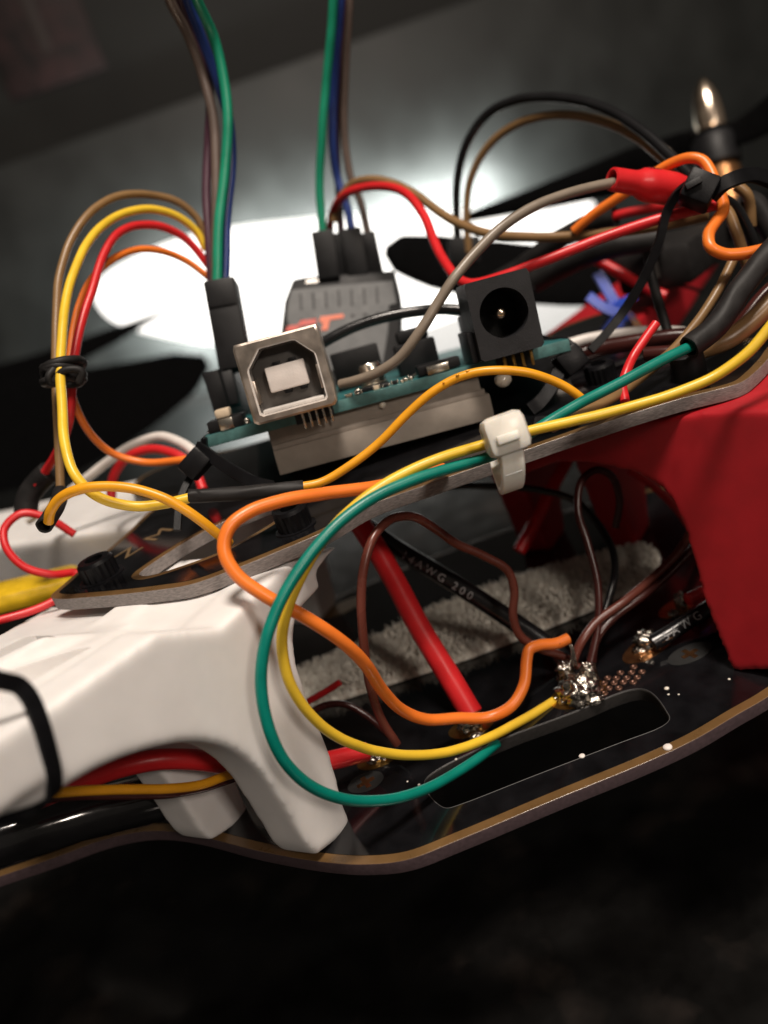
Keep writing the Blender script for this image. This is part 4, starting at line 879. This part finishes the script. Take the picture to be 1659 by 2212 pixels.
# ================================================================== WHITE CABLE TIE
zt = thing('cable_tie', 'translucent white cable tie holding the yellow and teal wires to the upper plate', 'cable tie')
EX = (Z(1347, 900, ZT) - Z(932, 1044, ZT)).normalized()
hc = P(1091, 938, 9.72)
hv = (IU * .97 + FWD * -.05).normalized()
hd = oriented_box('tie_head', hc, EX, hv, .50, .46, .47, 'nylon_white', zt, .10)
oriented_box('pawl', P(1098, 945, 9.45), EX, hv, .26, .06, .10, 'nylon_white', hd, .015)
oriented_box('strap_end', P(1096, 903, 9.62), EX, hv, .24, .22, .10, 'nylon_white', hd, .02)
s0_ = P(1103, 960, 9.7)
ctr = P(1103, 960, 10.0)
loopp = [P(1104, 970, 9.62), P(1108, 1005, 9.66), P(1108, 1040, 9.78), P(1103, 1054, 9.95), P(1096, 1040, 10.15), P(1085, 1010, 10.4), P(1080, 985, 10.6), P(1082, 940, 10.5), P(1088, 915, 10.2), P(1092, 910, 9.9)]
st = ribbon('tie_strap', loopp, .27, .09, 'nylon_white', zt, EX, 10)
for k in range(1):
    oriented_box('tooth', P(1110, 1022, 9.66), EX, hv, .2, .025, .014, 'nylon_white', st, .004)

# black band round the near white arm
bd = thing('band', 'black band strapped round the near white arm at the left edge', 'band')
band_pts = pts3([(-110, 1450, 6.9), (-50, 1455, 7.0), (0, 1470, 7.15), (42, 1482, 7.3), (66, 1510, 7.33), (88, 1565, 7.33), (105, 1625, 7.35), (116, 1680, 7.38), (113, 1715, 7.4), (85, 1738, 7.4), (40, 1755, 7.3), (-40, 1775, 7.2)])
ribbon('strap', band_pts, .16, .06, 'nylon_black', bd, (WU + Vector((0, 0, -.1))).normalized())

# glossy black sleeve lying on the lower plate at the left
cyl = thing('speed_controller', 'glossy black wrapped speed controller lying on the lower plate under the white arm', 'speed controller')
new('controller_body', mesh('controller_body', tube_bm(catmull([P(-260, 1900, 10.8), P(-60, 1832, 11), P(150, 1768, 11.4), P(330, 1722, 11.9), P(440, 1690, 12.3)], 8), .34, 24, wob=.05), auto=50), MT['cyl'], cyl)

# ================================================================== VELCRO STRAP
vs = thing('battery_strap', 'off white fuzzy velcro battery strap lying on the lower plate', 'strap')
vt = [(640, 1450), (780, 1392), (930, 1322), (1080, 1262), (1210, 1222), (1330, 1190), (1390, 1180), (1425, 1200), (1420, 1240), (1300, 1302), (1180, 1350), (1020, 1412), (850, 1468), (680, 1522), (600, 1540), (590, 1480)]
vo = [Z(x, y, .12) for x, y in vt]
bm = prism_bm(vo, Vector((0, 0, -.09)), None, .015)
new('webbing', mesh('webbing', bm, auto=40), MT['velcro'], vs)
# loop pile: short curved hairs over the strap, denser at the rim
bm = bmesh.new(); xs = [p.x for p in vo]; ys = [p.y for p in vo]
def hair(p, h, lean):
    r = .016; tip = p + lean + Vector((0, 0, h)); mid = p + lean * .35 + Vector((0, 0, h * .6))
    a = random.random() * 6.28
    q = [[bm.verts.new(c + Vector((math.cos(a + k * 2.094), math.sin(a + k * 2.094), 0)) * rr) for k in range(3)] for c, rr in ((p, r), (mid, r * .9), (tip, r * .5))]
    for u_, v_ in zip(q, q[1:]):
        for k in range(3): bm.faces.new((u_[k], u_[(k + 1) % 3], v_[(k + 1) % 3], v_[k]))
    bm.faces.new(q[-1])
cnt = 0
while cnt < 9000:
    p = Vector((random.uniform(min(xs), max(xs)), random.uniform(min(ys), max(ys)), .115))
    if inside(p, vo):
        hair(p, random.uniform(.05, .15), Vector((random.gauss(0, .03), random.gauss(0, .03), 0))); cnt += 1
for a, b in zip(vo, vo[1:] + vo[:1]):
    for k in range(int((b - a).length * 45)):
        p = a.lerp(b, random.random()); p.z = random.uniform(.05, .12); nrm = Vector(((b - a).y, -(b - a).x, 0)).normalized()
        hair(p, random.uniform(.02, .17), nrm * random.uniform(-.02, .13) + Vector((random.gauss(0, .02), random.gauss(0, .02), 0)))
tag(new('fuzz', mesh('fuzz', bm), MT['velcro'], vs), kind='stuff')
